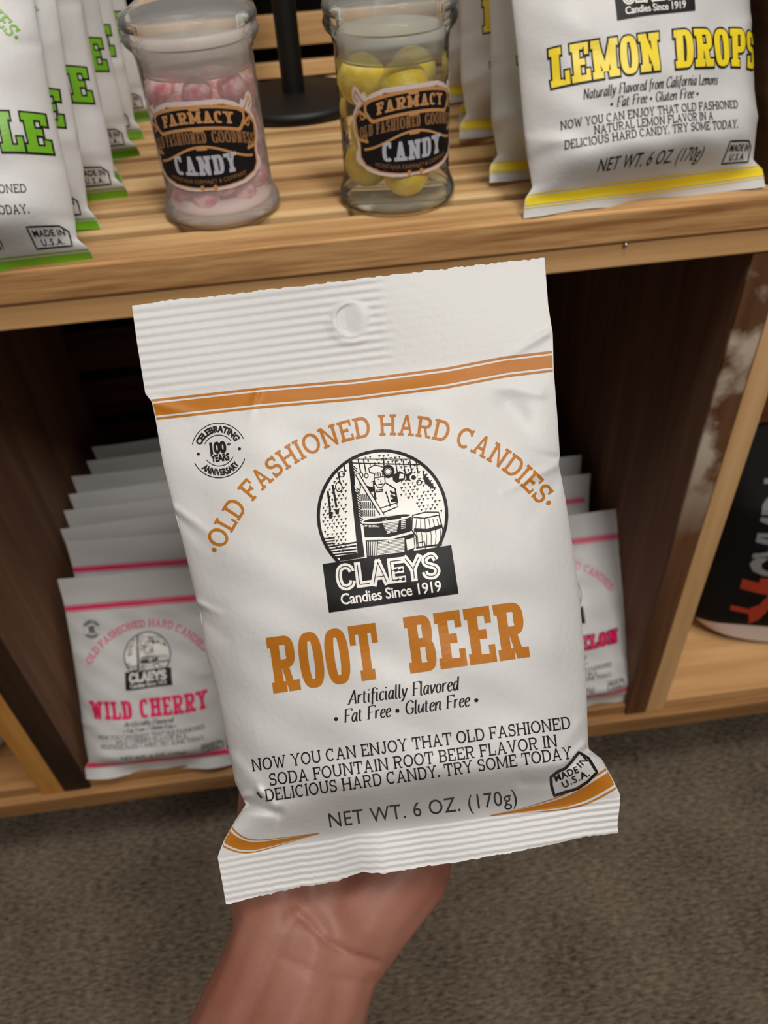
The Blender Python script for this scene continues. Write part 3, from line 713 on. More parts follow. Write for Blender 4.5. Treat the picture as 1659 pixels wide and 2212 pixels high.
BZ = Z - .651                                 # top of the base board
base = empty('base_plinth', 'wooden base board on a dark recessed plinth under the crates', 'plinth')
mb = MB(); mb.box(-.75, .75, .386, .80, BZ - .022, BZ, BASEW, .0015); mb.build('board', base)
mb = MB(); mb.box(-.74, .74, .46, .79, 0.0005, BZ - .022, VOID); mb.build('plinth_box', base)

def crate(name, label, x0, x1, wl, wr, mside_l, mside_r, mfront_l, mfront_r, mfloor, mback, top):
    r = empty(name, label, 'crate', 'open fronted wooden crates along the base')
    z0 = BZ + .0004; zf = z0 + .012
    mb = MB(); mb.box(x0 + wl, x1 - wr, .394, .74, z0, zf, mfloor, .001); mb.build('bottom_board', r)
    for a, b, ms, mf in ((x0, x0 + wl, mside_l, mfront_l), (x1 - wr, x1, mside_r, mfront_r)):
        mb = MB(); mb.box(a, b, .3945, .745, z0, top, ms, .001); mb.box(a, b, .3915, .3947, z0, top, mf, .001); mb.build('side_panel', r)
    mb = MB()
    for k in range(8):
        zz = z0 + .004 + k * .058
        if zz + .046 < top + .02: mb.box(x0 + wl, x1 - wr, .736, .745, zz, min(zz + .046, top), mback, .001)
    mb.build('back_slats', r)
    mb = MB(); mb.box(x0, x1, .7455, .75, z0, top, VOID); mb.build('gap_blackout', r)  # added black sheet, keeps the back gaps dark here too
    return r
CT = ST - .0335
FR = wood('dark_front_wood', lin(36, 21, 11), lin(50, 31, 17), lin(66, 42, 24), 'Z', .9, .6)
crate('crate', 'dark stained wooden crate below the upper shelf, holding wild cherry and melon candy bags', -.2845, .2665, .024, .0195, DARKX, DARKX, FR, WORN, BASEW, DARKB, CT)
crate('crate', 'light wooden crate at the right edge, holding a black snack bag', .267, .72, .0175, .0175, STRIPW, STRIPW, STRIPW, STRIPW, RAILW, DARKB, CT)
crate('crate', 'amber wooden crate at the left edge, holding a grey snack bag', -.75, -.285, .0175, .020, AMBERW, AMBERW, AMBERW, AMBERW, BASEW, DARKB, CT)

# ------------------------------------------------------------------ the bag in the hand
Lpts = [(285, 660), (296, 740), (314, 850), (328, 868), (336, 905), (352, 1000), (376, 1098), (402, 1200), (424, 1296), (432, 1320), (442, 1400), (470, 1500), (490, 1600), (508, 1690), (531, 1738), (508, 1772), (484, 1815), (470, 1850), (480, 1900), (490, 1955)]
Rpts = [(1176, 556), (1184, 660), (1194, 722), (1196, 800), (1204, 900), (1209, 980), (1207, 1004), (1222, 1080), (1240, 1200), (1253, 1300), (1262, 1400), (1267, 1500), (1270, 1596), (1272, 1618), (1300, 1640), (1322, 1680), (1340, 1718), (1336, 1800)]
LA = np.array([ab(*p) for p in Lpts]); RA = np.array([ab(*p) for p in Rpts])
btop = float((LA[0, 1] + RA[0, 1]) / 2)
_bw = np.array([ab(*p) for p in ((490, 1953), (560, 1936), (650, 1916), (720, 1906), (760, 1891), (785, 1884), (830, 1888), (900, 1874), (1000, 1860), (1080, 1846), (1200, 1822), (1270, 1808), (1336, 1799))])
bbot = float(_bw[:, 1].mean())
D0 = U * F
rj = np.random.RandomState(7)
_ja = np.linspace(-460, 460, 150); _jv = rj.randn(150) * 1.3 + np.convolve(rj.randn(150), np.ones(9) / 9, 'same') * 2.5
hero_shape = dict(Lb=LA[:, 1], La=LA[:, 0], Rb=RA[:, 1], Ra=RA[:, 0], btop=btop, bbot=bbot, b1=ab(330, 862)[1] + 6, b2=ab(800, 1790)[1] + 2,
    H=.0235, Hb=.011, full=60, fall=410, pw=2.6, k=1 / D0, off=(CEN[0] - CX, CEN[1] - CY), ribx=ab(790, 700)[0], hole=ab(758, 686), seed=3,
    bot=lambda a: np.interp(a, _bw[:, 0], _bw[:, 1] - bbot) + np.interp(a, _ja, _jv) * .8,
    jag=lambda a: np.interp(a, _ja, _jv[::-1]) + (np.interp(a, [-420, 440], [LA[0, 1], RA[0, 1]]) - btop),
    sway=lambda a, b: .004 * np.exp(-((a + 75) / 60) ** 2) * sstep(500, 640, b) + .002 * np.sin(a * .008) * sstep(520, 640, b) + .0015 * np.sin(a * .009 + 1) * (1 - sstep(btop, btop + 200, b)),
    creases=[(ab(376, 1098), ab(450, 1150), 9, .0012), (ab(378, 1112), ab(470, 1200), 14, -.0009), (ab(427, 1302), ab(475, 1325), 7, .0014), (ab(430, 1330), ab(490, 1380), 14, -.0010),
             (ab(1206, 1002), ab(1090, 1062), 10, .0015), (ab(1206, 992), ab(1130, 975), 10, -.0012), (ab(1209, 1030), ab(1140, 1130), 16, -.0008), (ab(1170, 850), ab(1060, 832), 12, .0007), (ab(1100, 870), ab(1180, 1000), 26, -.0009),
             (ab(1180, 720), ab(1090, 775), 10, .0009), (ab(555, 848), ab(540, 905), 9, .0009), (ab(330, 870), ab(450, 905), 11, .0008),
             (ab(515, 1722), ab(560, 1715), 8, .0022), (ab(532, 1738), ab(606, 1758), 9, -.0042), (ab(560, 1706), ab(608, 1752), 8, .0018), (ab(604, 1752), ab(598, 1780), 7, -.0016),
             (ab(1268, 1622), ab(1190, 1690), 10, -.0034), (ab(1262, 1612), ab(1215, 1655), 9, .0020), (ab(1130, 1690), ab(1190, 1690), 12, -.0016), (ab(1190, 1650), ab(1150, 1680), 16, .0008),
             (ab(1255, 1560), ab(1200, 1640), 14, .0009), (ab(505, 1640), ab(560, 1700), 14, .0012)])
def _tb(a): return float(np.interp(a, [-446, -200, 0, 200, 330, 446], [ab(330, 885)[1], ab(590, 856)[1], ab(830, 834)[1], ab(1000, 812)[1], ab(1110, 790)[1], ab(1196, 780)[1]]))
arcC = None
def circ3(p, q, r):
    A = np.array([[2 * (q[0] - p[0]), 2 * (q[1] - p[1])], [2 * (r[0] - p[0]), 2 * (r[1] - p[1])]]); B = np.array([q[0]**2 + q[1]**2 - p[0]**2 - p[1]**2, r[0]**2 + r[1]**2 - p[0]**2 - p[1]**2])
    c = np.linalg.solve(A, B); return c, float(np.hypot(*(c - np.array(p))))
arcC, arcR = circ3(ab(463, 1183), ab(850, 918), ab(1183, 1080))
ang = lambda p: math.degrees(math.atan2(p[0] - arcC[0], -(p[1] - arcC[1])))
ARC = (arcC, arcR - 22, ang(ab(459, 1193)), ang(ab(1188, 1092)))
def low_left(t): return [(x, y, w) for (x, y), w in zip([ab(*p) for p in ((478, 1798), (503, 1818), (530, 1828), (560, 1827), (600, 1819), (650, 1808), (690, 1800))], (30, 25, 20, 15, 10, 5, 1.5))]
def low_right(t): return [(x, y, w) for (x, y), w in zip([ab(*p) for p in ((1060, 1762), (1120, 1752), (1170, 1744), (1215, 1735), (1255, 1720), (1290, 1701), (1336, 1672))], (1.5, 5, 12, 19, 26, 29, 30))]
hero_style = dict(ink=BROWN, topband=_tb, bands=[low_left(0), low_right(0)], arc=ARC,
    name=[('ROOT', ab(592, 1498), ab(829, 1465), 121), ('BEER', ab(889, 1455), ab(1146, 1419), 122)],
    ital=[('Artificially Flavored', ab(755, 1522), ab(993, 1490), 29), ('• Fat Free • Gluten Free •', ab(724, 1564), ab(1037, 1522), 28)],
    body=[('NOW YOU CAN ENJOY THAT OLD FASHIONED', ab(546, 1667), ab(1234, 1574), 27), ('SODA FOUNTAIN ROOT BEER FLAVOR IN', ab(584, 1698), ab(1206, 1613), 27), ('DELICIOUS HARD CANDY. TRY SOME TODAY.', ab(575, 1732), ab(1243, 1638), 27)],
    net=[('NET WT. 6 OZ. (170g)', ab(713, 1788), ab(1118, 1736), 33)], tick=[ab(556, 1712), ab(566, 1724)], stamp='fold')
R4 = Matrix.Identity(4)
ex = ROT @ np.array([math.cos(TH), -math.sin(TH), 0]); ey = ROT @ np.array([0, 0, 1.]); ez = ROT @ np.array([-math.sin(TH), -math.cos(TH), 0])
cen = EYE + ROT @ np.array([(CEN[0] - CX) / F * D0, (CEN[1] - CY) / F * D0, D0])
org = cen - ez * bbot * U
for i, v in enumerate((ex, ey, ez, org)):
    for k in range(3): R4[k][i] = v[k]
hero = empty('candy_bag', 'white root beer hard candy bag with caramel brown lettering held up in the hand', 'candy bag', mw=R4)
build_bag(hero, hero_shape, hero_style, True)

# ------------------------------------------------------------------ bags on the shelves
def shelf_shape(seed, curl=0.0, top=-690, bot=625):
    r = np.random.RandomState(seed); j = r.randn(8) * 5
    Lb = [top, top + 60, -430, -200, 100, 400, 530, 565, bot]
    La = [-445, -440, -428, -420, -415 + j[0], -418 + j[1], -412 + j[2], -438, -445]
    Ra = [445, 440, 428, 420, 415 + j[3], 418 + j[4], 412 + j[5], 438, 445]
    cs = []
    for k in range(9):
        b = r.uniform(-380, 520); s = r.choice([-1, 1]); cs.append(((s * 415, b), (s * (415 - r.uniform(60, 160)), b + r.uniform(-60, 60)), r.uniform(16, 30), r.uniform(-.0022, .0022)))
    ph = r.rand(3) * 6.28
    return dict(Lb=Lb, La=La, Rb=Lb, Ra=Ra, btop=top, bbot=bot, b1=-440, b2=572, H=.020 + .003 * r.rand(), Hb=.010, full=150, fall=440, pw=2.6, creases=cs, seed=seed,
        sway=lambda a, b: (.003 * np.sin(a * .009 + ph[0]) + .0015 * np.sin(a * .021 + ph[1]) + curl) * sstep(545, bot, b) + .002 * np.sin(a * .007 + ph[2]) * (1 - sstep(top, -480, b)),
        bot=lambda a: -6 * np.maximum(0, np.sin(a * .012 + ph[1])))
def shelf_style(ink, name, body2, kind='Artificially Flavored', outline=None, nameink=None, nw=365, da=0, db=0, na=0, ndb=0, nh=122):
    if len(name) == 2:
        n0, n1 = len(name[0]), len(name[1]); tot = n0 + n1 + .7; mid0 = -nw + 2 * nw * n0 / tot; mid1 = nw - 2 * nw * n1 / tot
        nb = 250 + ndb
        nm = [(name[0], (na - nw, nb), (na + mid0, nb), nh), (name[1], (na + mid1, nb), (na + nw, nb), nh)]
    else: nm = [(name[0], (na - nw, 250 + ndb), (na + nw, 250 + ndb), nh)]
    ac = np.array(ARC[0])
    return dict(ink=ink, k=.93, da=da, db=db, topband=lambda a: -450.0, lowband=588, arc=(ac, ARC[1], ARC[2], ARC[3]), name=nm, outline=outline, nameink=nameink or ink,
        ital=[(kind, (-150 if len(kind) < 25 else -250, 296), (150 if len(kind) < 25 else 250, 296), 32), ('• Fat Free • Gluten Free •', (-160, 336), (165, 336), 30)],
        body=[('NOW YOU CAN ENJOY THAT OLD FASHIONED', (-330, 380), (330, 380), 28), (body2, (-220, 413), (220, 413), 28), ('DELICIOUS HARD CANDY. TRY SOME TODAY.', (-325, 446), (325, 446), 28)],
        net=[('NET WT. 6 OZ. (170g)', (-200, 530), (200, 530), 38)], stamp=(360, 518))
STY = {
 'lemon': shelf_style(YELLOW, ('LEMON', 'DROPS'), 'NATURAL LEMON FLAVOR IN A', 'Naturally Flavored from California Lemons', INK, nw=400, da=-17, na=52, db=25, ndb=-10),
 'apple': shelf_style(GREEN, ('GREEN', 'APPLE'), 'GREEN APPLE FLAVOR IN A', outline=INK, nw=400, da=0, na=24, db=40),
 'cherry': shelf_style(PINK, ('WILD', 'CHERRY'), 'WILD CHERRY FLAVOR IN A'),
 'melon': shelf_style(ROSE, ('WATERMELON',), 'WATERMELON FLAVOR IN A', outline=INK, nameink=PINK, db=-38, ndb=-20, nh=92, da=-55, nw=388, na=0),
}
def pose(x, y, z, lean, yaw=0, roll=0):
    return Matrix.Translation((x, y, z)) @ Matrix.Rotation(math.radians(yaw), 4, 'Z') @ Matrix.Rotation(-math.radians(lean), 4, 'X') @ Matrix.Rotation(math.radians(roll), 4, 'Y')
ORD = ['second', 'third', 'fourth', 'fifth', 'sixth', 'seventh', 'eighth', 'ninth']
def row(style, seeds, places, words, group, **kw):
    protos = []
    for i, (pl) in enumerate(places):
        lab = words[i]
        if i < len(seeds):
            r = empty('candy_bag', lab, 'candy bag', group, mw=pose(*pl)); build_bag(r, shelf_shape(seeds[i], -.004 if i == 0 else .0, **kw), STY[style], False); protos.append(r)
        else:
            c = copy_tree(protos[i % len(protos)]); c.matrix_world = pose(*pl); c['label'] = lab
rr = random.Random(11)
T1 = ST + .001
row('lemon', [21, 22], [(.180, .394, T1, 30, 4), (.173, .440, T1, 26, -3), (.184, .482, T1, 24, 4), (.172, .524, T1, 22, -3), (.180, .568, T1, 19, 3), (.174, .612, T1, 16, -2)],
    ['white lemon drops bag with yellow lettering at the front of the right row'] + ['lemon drops bag, %s from the front of the right row' % o for o in ORD[:5]], 'lemon drops bags on the upper shelf')
row('apple', [31, 32], [(-.177, .387, T1, 30, 2), (-.180, .436, T1, 27, -4), (-.170, .474, T1, 24, 3), (-.178, .510, T1, 22, -3), (-.172, .550, T1, 19, 4), (-.174, .598, T1, 17, -2), (-.170, .642, T1, 14, 2)],
    ['white green apple bag with green lettering at the front of the left row'] + ['green apple bag, %s from the front of the left row' % o for o in ORD[:6]], 'green apple bags on the upper shelf', bot=606)
ZF = BZ + .0132
row('cherry', [41, 42], [(-.193, .389, ZF, 33, 1, 3), (-.192, .440, ZF, 29, -1, 2), (-.188, .468, ZF, 26, 1.5, 0), (-.190, .496, ZF, 23, 0, 0), (-.187, .524, ZF, 21, 1, 0), (-.190, .554, ZF, 18, -1, 0), (-.176, .586, ZF, 14, 0, 0), (-.172, .622, ZF, 9, 2, 0)],
    ['white wild cherry bag with crimson lettering at the front of the lower left row'] + ['wild cherry bag, %s from the front of the lower left row' % o for o in ORD[:7]], 'wild cherry bags in the lower crate', top=-600, bot=650)
row('melon', [51, 52], [(.190, .394, ZF, 31, 0, 0), (.170, .452, ZF, 26, 1, 0), (.166, .486, ZF, 23, -1, 0), (.150, .522, ZF, 20, 2, 0), (.144, .562, ZF, 16, -1, 0), (.140, .602, ZF, 11, 0, 0)],
    ['white watermelon bag with rose lettering at the front of the lower right row'] + ['watermelon bag, %s from the front of the lower right row' % o for o in ORD[:5]], 'watermelon bags in the lower crate', top=-620, bot=640)

# ------------------------------------------------------------------ black stand on the upper shelf
st = empty('display_stand', 'black metal stand with round base behind the two jars', 'stand', loc=(.002, .648, ST + .0005))
mb = MB(); mb.lathe([(0, 0), (.054, 0), (.056, .002), (.056, .006), (.053, .008), (.012, .010), (0, .010)], BLACK, 56); mb.build('base_disc', st)
mb = MB(); mb.tube([(0, 0, .009), (0, 0, .29)], .0085, BLACK, 20); mb.build('post', st)

# ------------------------------------------------------------------ jars
COPPER = mat('copper_print', lin(206, 150, 96), .4, .5); LABELW = mat('label_border', lin(226, 210, 208), .4); SILV = mat('silver_print', lin(190, 192, 206), .4)
COPD = mat('dark_copper_print', lin(150, 108, 70), .45)
def label(parent, r, zc0, zc1, turn):
    HW = math.radians(66)
    def fn(a, b, layer):
        th = a * HW + turn; rr = r + .00025 + layer * .00002
        return np.stack([rr * np.sin(th), -rr * np.cos(th), zc0 + (zc1 - zc0) * b], -1)
    P = Print(fn)
    half = [(0, .985), (.25, .985), (.45, .965), (.62, .915), (.70, .87), (.735, .93), (.80, .90), (.86, .965), (.93, .975), (.975, .92), (.965, .83), (.90, .775), (.965, .70), (1.0, .60), (.985, .47), (.93, .40), (.92, .30), (.97, .25), (.985, .18), (.93, .13), (.86, .12), (.78, .075), (.6, .035), (.35, .01), (.12, .005), (0, .02)]
    full = half + [(-x, y) for x, y in half[::-1][1:-1]]
    P.fill(full, LABELW, 0, .12)
    inn = [(0, .93), (.42, .915), (.62, .85), (.76, .80), (.86, .73), (.92, .62), (.90, .48), (.86, .36), (.86, .22), (.78, .14), (.55, .08), (.25, .055), (0, .05)]
    P.fill([(x * 1.025, y + (.012 if y > .5 else -.012)) for x, y in inn] + [(-x * 1.025, y + (.012 if y > .5 else -.012)) for x, y in inn[::-1][1:-1]], COPPER, 2, .12)
    P.fill(inn + [(-x, y) for x, y in inn[::-1][1:-1]], INK, 4, .12)
    bow = lambda y0, d: (lambda x: y0 - d * x * x)
    def band(x0, x1, f, w, m, ly):
        pts = [(x, f(x)) for x in np.linspace(x0, x1, 25)]
        q = [np.array([(p[0], p[1] - w / 2), (n[0], n[1] - w / 2), (n[0], n[1] + w / 2), (p[0], p[1] + w / 2)]) for p, n in zip(pts[:-1], pts[1:])]
        P.quads(q, m, ly)
    # arched name panel with copper frame
    band(-.66, .66, bow(.925, .20), .035, COPPER, 6); band(-.62, .62, bow(.70, .20), .035, COPPER, 6)
    for s in (-1, 1):
        P.line([(s * .65, .845), (s * .74, .80), (s * .74, .72), (s * .66, .635), (s * .60, .62)], .045, COPPER, 6, .05)
        P.line([(s * .70, .80), (s * .80, .84), (s * .90, .93), (s * .93, .86), (s * .86, .82)], .022, COPPER, 6, .05)
        P.line([(s * .72, .66), (s * .84, .72), (s * .93, .66), (s * .95, .52), (s * .88, .41), (s * .72, .40)], .035, COPPER, 6, .05)
        P.circle((s * .80, .67), .035, .018, COPPER, 6); P.circle((s * .78, .43), .03, .02, COPPER, 6)
    band(-.80, .80, lambda x: .505 - .10 * math.cos(x * 3.6) * -1 - .10, .028, COPPER, 6)
    band(-.08, .08, lambda x: .91, .05, COPPER, 6.4); band(-.08, .08, lambda x: .685, .045, COPPER, 6.4); band(-.08, .08, lambda x: .49, .045, COPPER, 6.4)
    def arched(lay, x0, x1, f, h, m, ly):
        W, qs = lay; P.quads([np.stack([x0 + (x1 - x0) * q[:, 0] / W, np.array([f(x0 + (x1 - x0) * t / W) for t in q[:, 0]]) + q[:, 1] * h], 1) for q in qs], m, ly)
    arched(layout('FARMACY', WEST), -.56, .56, bow(.755, .20), .125, COPPER, 7)
    arched(layout('OLD FASHIONED', NARROW), -.86, .10, bow(.545, .17), .125, COPD, 7); arched(layout('GOODNESS', NARROW), .18, .88, bow(.545, .17), .125, COPD, 7)
    arched(layout('CANDY', dict(WEST, k=.8)), -.50, .50, lambda x: .19 , .215, SILV, 7)
    arched(layout_sans('MONTANA FARMACY & COMPANY', .0), -.62, .62, bow(.095, -.09), .05, COPD, 7)
    for s in (-.1, .1): P.circle((s, .045), .02, .025, COPPER, 8)
    return P.build('paper_label', parent)

JS = np.array([.93, .76])           # jar proportions: width, height
def sc(prof): return [(r * JS[0], z * JS[1]) for r, z in prof]
def jar(lab, x, y, glass, turn):
    j = empty('candy_jar', lab, 'jar', 'glass candy jars', loc=(x, y, ST + .0006))
    mb = MB()
    mb.lathe(sc([(0, 0), (.030, 0), (.0335, .0012), (.0348, .005), (.0340, .0095), (.0322, .014), (.0312, .019), (.0310, .05), (.0312, .101), (.0322, .106), (.0352, .110), (.0362, .1135), (.0352, .117), (.0330, .1175)]), glass)
    mb.build('jar_body', j)
    mb = MB(); mb.lathe(sc([(0, .0012), (.0300, .0012), (.0332, .004), (.0328, .0065), (.0300, .0070), (0, .0070)]), GLASSTHICK); mb.build('thick_base', j)
    lid = MB()
    lid.lathe(sc([(.0275, .092), (.0285, .0925), (.0290, .117), (.0352, .1185), (.0362, .122), (.0350, .126), (.030, .129), (.022, .135), (.014, .139), (.0115, .1415)]), LIDGLASS)
    lo = lid.build('lid', j)
    mb = MB(); mb.lathe(sc([(.0115, .1415), (.0100, .145), (.0115, .149), (.0165, .156), (.0172, .163), (.014, .170), (.007, .174), (0, .1745)]), GLASSTHICK, 40); mb.build('lid_knob', lo)
    mb = MB(); mb.lathe(sc([(.0276, .0925), (.0289, .092), (.0290, .108), (.0278, .109), (.0274, .0935)]), SEALM); mb.build('lid_seal', lo)
    label(j, .0312 * JS[0], .0195, .0630, turn)
    return j
SEALM = glass_mat('frosted_seal', (.9, .9, .88, 1), .2, .5, (.82, .80, .76, 1))
JX1, JY1, JX2, JY2 = -.0455, .446, .0525, .440
jar('glass jar with lid, filled with sugared pink candy', JX1, JY1, GLASSPINK, math.radians(-5))
jar('glass jar with lid, filled with round yellow candy', JX2, JY2, GLASS, math.radians(13))

def lump_mesh(name, r, rough, seed, m):
    bm = bmesh.new(); bmesh.ops.create_icosphere(bm, subdivisions=4, radius=r); q = np.random.RandomState(seed); k = q.randn(6, 3) * 1.4; ph = q.rand(6) * 6
    for v in bm.verts:
        d = np.array(v.co) / r; v.co *= 1 + rough * sum(math.sin(float(k[i] @ d) * (i + 1) + ph[i]) / (i + 1) for i in range(6))
    me = bpy.data.meshes.new(name); bm.to_mesh(me); bm.free(); me.materials.append(m)
    for p in me.polygons: p.use_smooth = True
    return me
def candy_mat(name, c0, c1, sc, rough, bump):
    m = mat(name, c0, rough, .4, bump=(900, bump, 3)); nt = m.node_tree; b = nt.nodes['Principled BSDF']
    tc = nt.nodes.new('ShaderNodeTexCoord'); n = nt.nodes.new('ShaderNodeTexNoise'); n.inputs['Scale'].default_value = sc; n.inputs['Detail'].default_value = 5
    cr = nt.nodes.new('ShaderNodeValToRGB'); cr.color_ramp.elements[0].position = .4; cr.color_ramp.elements[0].color = c0; cr.color_ramp.elements[1].position = .6; cr.color_ramp.elements[1].color = c1
    nt.links.new(tc.outputs['Object'], n.inputs[0]); nt.links.new(n.outputs[0], cr.inputs[0]); nt.links.new(cr.outputs[0], b.inputs['Base Color']); return m
YC = candy_mat('yellow_candy', lin(240, 206, 56), lin(248, 232, 128), 120, .45, .3)
PC = candy_mat('pink_sugar_candy', lin(214, 84, 104), lin(244, 210, 208), 160, .7, .6)
def place_candies(name, lab, group, jx, jy, pts, me_list, seed):
    q = np.random.RandomState(seed)
    for i, p in enumerate(pts):
        o = link(name, me_list[i % len(me_list)]); o.location = (jx + p[0], jy + p[1], ST + .0006 + p[2]); o.rotation_euler = (q.rand() * 6, q.rand() * 6, q.rand() * 6)
        tag(o, lab, 'candy', group)
def settle(R, r, z0, zmax, seed, n):
    """drop balls into a jar, each into the lowest of many spots"""
    q = np.random.RandomState(seed); pts = []
    for _ in range(n):
        best = None
        for _ in range(260):
            a = q.rand() * 6.283; d = (R - r) * (math.sqrt(q.rand()) if q.rand() > .5 else 1); x, y = d * math.cos(a), d * math.sin(a); z = z0 + r
            for o in pts:
                dd = (x - o[0]) ** 2 + (y - o[1]) ** 2
                if dd < (1.96 * r) ** 2: z = max(z, o[2] + math.sqrt((1.96 * r) ** 2 - dd))
            if best is None or z < best[2]: best = (x, y, z)
        if best[2] + r > zmax: break
        pts.append(best)
    return pts
lr = .0124; rho = .0286 - lr
lem = [(rho * math.cos(a), rho * math.sin(a), .0056 + lr + k * .0204) for k in range(3) for a in (math.radians(t + 60 * k - 78) for t in (0, 120, 240))]
place_candies('lemon_candy', 'round sugary yellow candy inside the right glass jar', 'yellow candies in the jar', JX2, JY2, lem, [lump_mesh('lemon_candy', lr, .010, s, YC) for s in (1, 2, 3)], 5)
place_candies('pink_candy', 'sugared pink candy lump inside the left glass jar', 'pink candies in the jar', JX1, JY1, settle(.0276, .0070, .0056, .0715, 8, 120), [lump_mesh('pink_candy', .0072, .05, s, PC) for s in (4, 5, 6, 7)], 8)
mb = MB(); mb.lathe([(0, .0057), (.0262, .0057), (.0272, .0072), (.0270, .0105), (.0245, .0118), (.012, .0124), (0, .0126)], mat('sugar', lin(240, 222, 220), .8, bump=(1500, .6, 2)), 40)
o = mb.build('sugar_dust'); o.location = (JX1, JY1, ST + .0006); tag(o, 'white sugar dust settled at the bottom of the pink candy jar', 'sugar', kind='stuff')

# ------------------------------------------------------------------ snack bags in the side crates
BF = mat('black_film', lin(9, 8, 9), .5, .2); GREYI = mat('grey_print', lin(120, 118, 118), .5); REDI = mat('red_print', lin(150, 44, 20), .5); SILF = mat('silver_film', lin(206, 196, 196), .3, .6)
def snack_bag(lab, mw, w, h, film, gusset, dec):
    r = empty('snack_bag', lab, 'snack bag', mw=mw)
    def rel(s, t):     # s across -1..1, t up 0..1
        return .024 * np.maximum(1 - np.abs(s) ** 2.5, 0) ** .7 * np.minimum(1, t * 5 + .35) * np.minimum(1, (1 - t) * 3) + .001 * np.sin(s * 7 + t * 9)
    S, T = np.meshgrid(np.linspace(-1, 1, 40), np.linspace(.11, 1, 40))
    mb = MB()
    f = np.stack([S * w / 2, -rel(S, T), T * h], -1); b = np.stack([S * w / 2, rel(S, T) * .8 + .0004, T * h], -1)
    mb.grid(f, film); mb.grid(b, film, flip=True)
    body = mb.build('pouch', r)
    S, T = np.meshgrid(np.linspace(-1, 1, 40), np.linspace(0, 1, 12)); mb = MB()
    tz = T * .11 * h * (1 - .0 * S) + .002; bow = .010 * np.sin(T * math.pi * .5)
    zz = tz + .055 * h * (S ** 2) * (1 - T)
    f = np.stack([S * w / 2 * (.80 + .2 * T), -rel(S, .11 + 0 * T) * (1 - .35 * (1 - T)) - .0005, zz], -1); b = f * np.array([1, -.8, 1]); mb.grid(f, gusset); mb.grid(b, gusset, flip=True)
    mb.build('bottom_gusset', r)
    P = Print(lambda a, b2, ly: np.stack([a * w / 2, -rel(a, b2) - .0003 - ly * .00003, b2 * h], -1))
    dec(P)
    if P.mb.v: P.build('printed_lettering', body)
    return r
def dec_black(P):
    # tall grey capitals turned to read up the bag, and a red brush mark below
    for i, ch in enumerate('CAN'):
        pass
    W, qs = layout_sans('CANDY', .03)
    P.quads([np.stack([-.42 + q[:, 1] * .62, .37 + q[:, 0] / W * .46], 1) for q in qs], GREYI, 0)
    for pts, w in (([(-.50, .325), (-.25, .31), (.08, .30), (.5, .31)], .05), ([(-.10, .30), (-.14, .24), (-.22, .19), (-.33, .165)], .085), ([(-.3, .345), (0, .35), (.4, .345)], .03), ([(-.56, .20), (-.35, .19), (-.18, .17)], .025), ([(-.08, .265), (.4, .26)], .03)):
        P.line(pts, w, REDI, 1, .05)
snack_bag('black snack bag with grey and red lettering and silver bottom gusset', pose(.408, .455, BZ + .0135, 14, -10, 0), .150, .230, BF, SILF, dec_black)
GF = mat('grey_film', lin(120, 110, 102), .4)
snack_bag('grey snack bag in the amber crate at the left edge', pose(-.395, .43, BZ + .0135, 16, 4, 0), .14, .20, GF, GF, lambda P: None)

# ------------------------------------------------------------------ the hand and forearm
def skin_mat():
    m = bpy.data.materials.new('skin'); m.use_nodes = True; nt = m.node_tree; N = nt.nodes; Lk = nt.links; b = N['Principled BSDF']
    tc = N.new('ShaderNodeTexCoord'); n = N.new('ShaderNodeTexNoise'); n.inputs['Scale'].default_value = 22; n.inputs['Detail'].default_value = 4
    cr = N.new('ShaderNodeValToRGB'); e = cr.color_ramp.elements; e[0].position = .35; e[0].color = lin(128, 78, 63); e[1].position = .65; e[1].color = lin(148, 100, 85)
    Lk.new(tc.outputs['Object'], n.inputs[0]); Lk.new(n.outputs[0], cr.inputs[0])
    Lk.new(cr.outputs[0], b.inputs['Base Color']); b.inputs['Roughness'].default_value = .5; b.inputs['Specular IOR Level'].default_value = .35
    b.inputs['Subsurface Weight'].default_value = .25; b.inputs['Subsurface Radius'].default_value = (.006, .0025, .0015); b.inputs['Subsurface Scale'].default_value = 1.0
    n2 = N.new('ShaderNodeTexNoise'); n2.inputs['Scale'].default_value = 520; n2.inputs['Detail'].default_value = 3; bp = N.new('ShaderNodeBump'); bp.inputs['Strength'].default_value = .12; bp.inputs['Distance'].default_value = .001
    Lk.new(tc.outputs['Object'], n2.inputs[0]); Lk.new(n2.outputs[0], bp.inputs['Height']); Lk.new(bp.outputs[0], b.inputs['Normal'])
    return m
def hp(x, y, d):
    """hand joint: sheet position of the held bag, d metres behind its seal plane"""
    a, b = ab(x, y); k = 1 + d / D0
    return Vector(((a + (a + CEN[0] - CX) * (k - 1)) * U, d, (bbot - b - (b + CEN[1] - CY) * (k - 1)) * U))
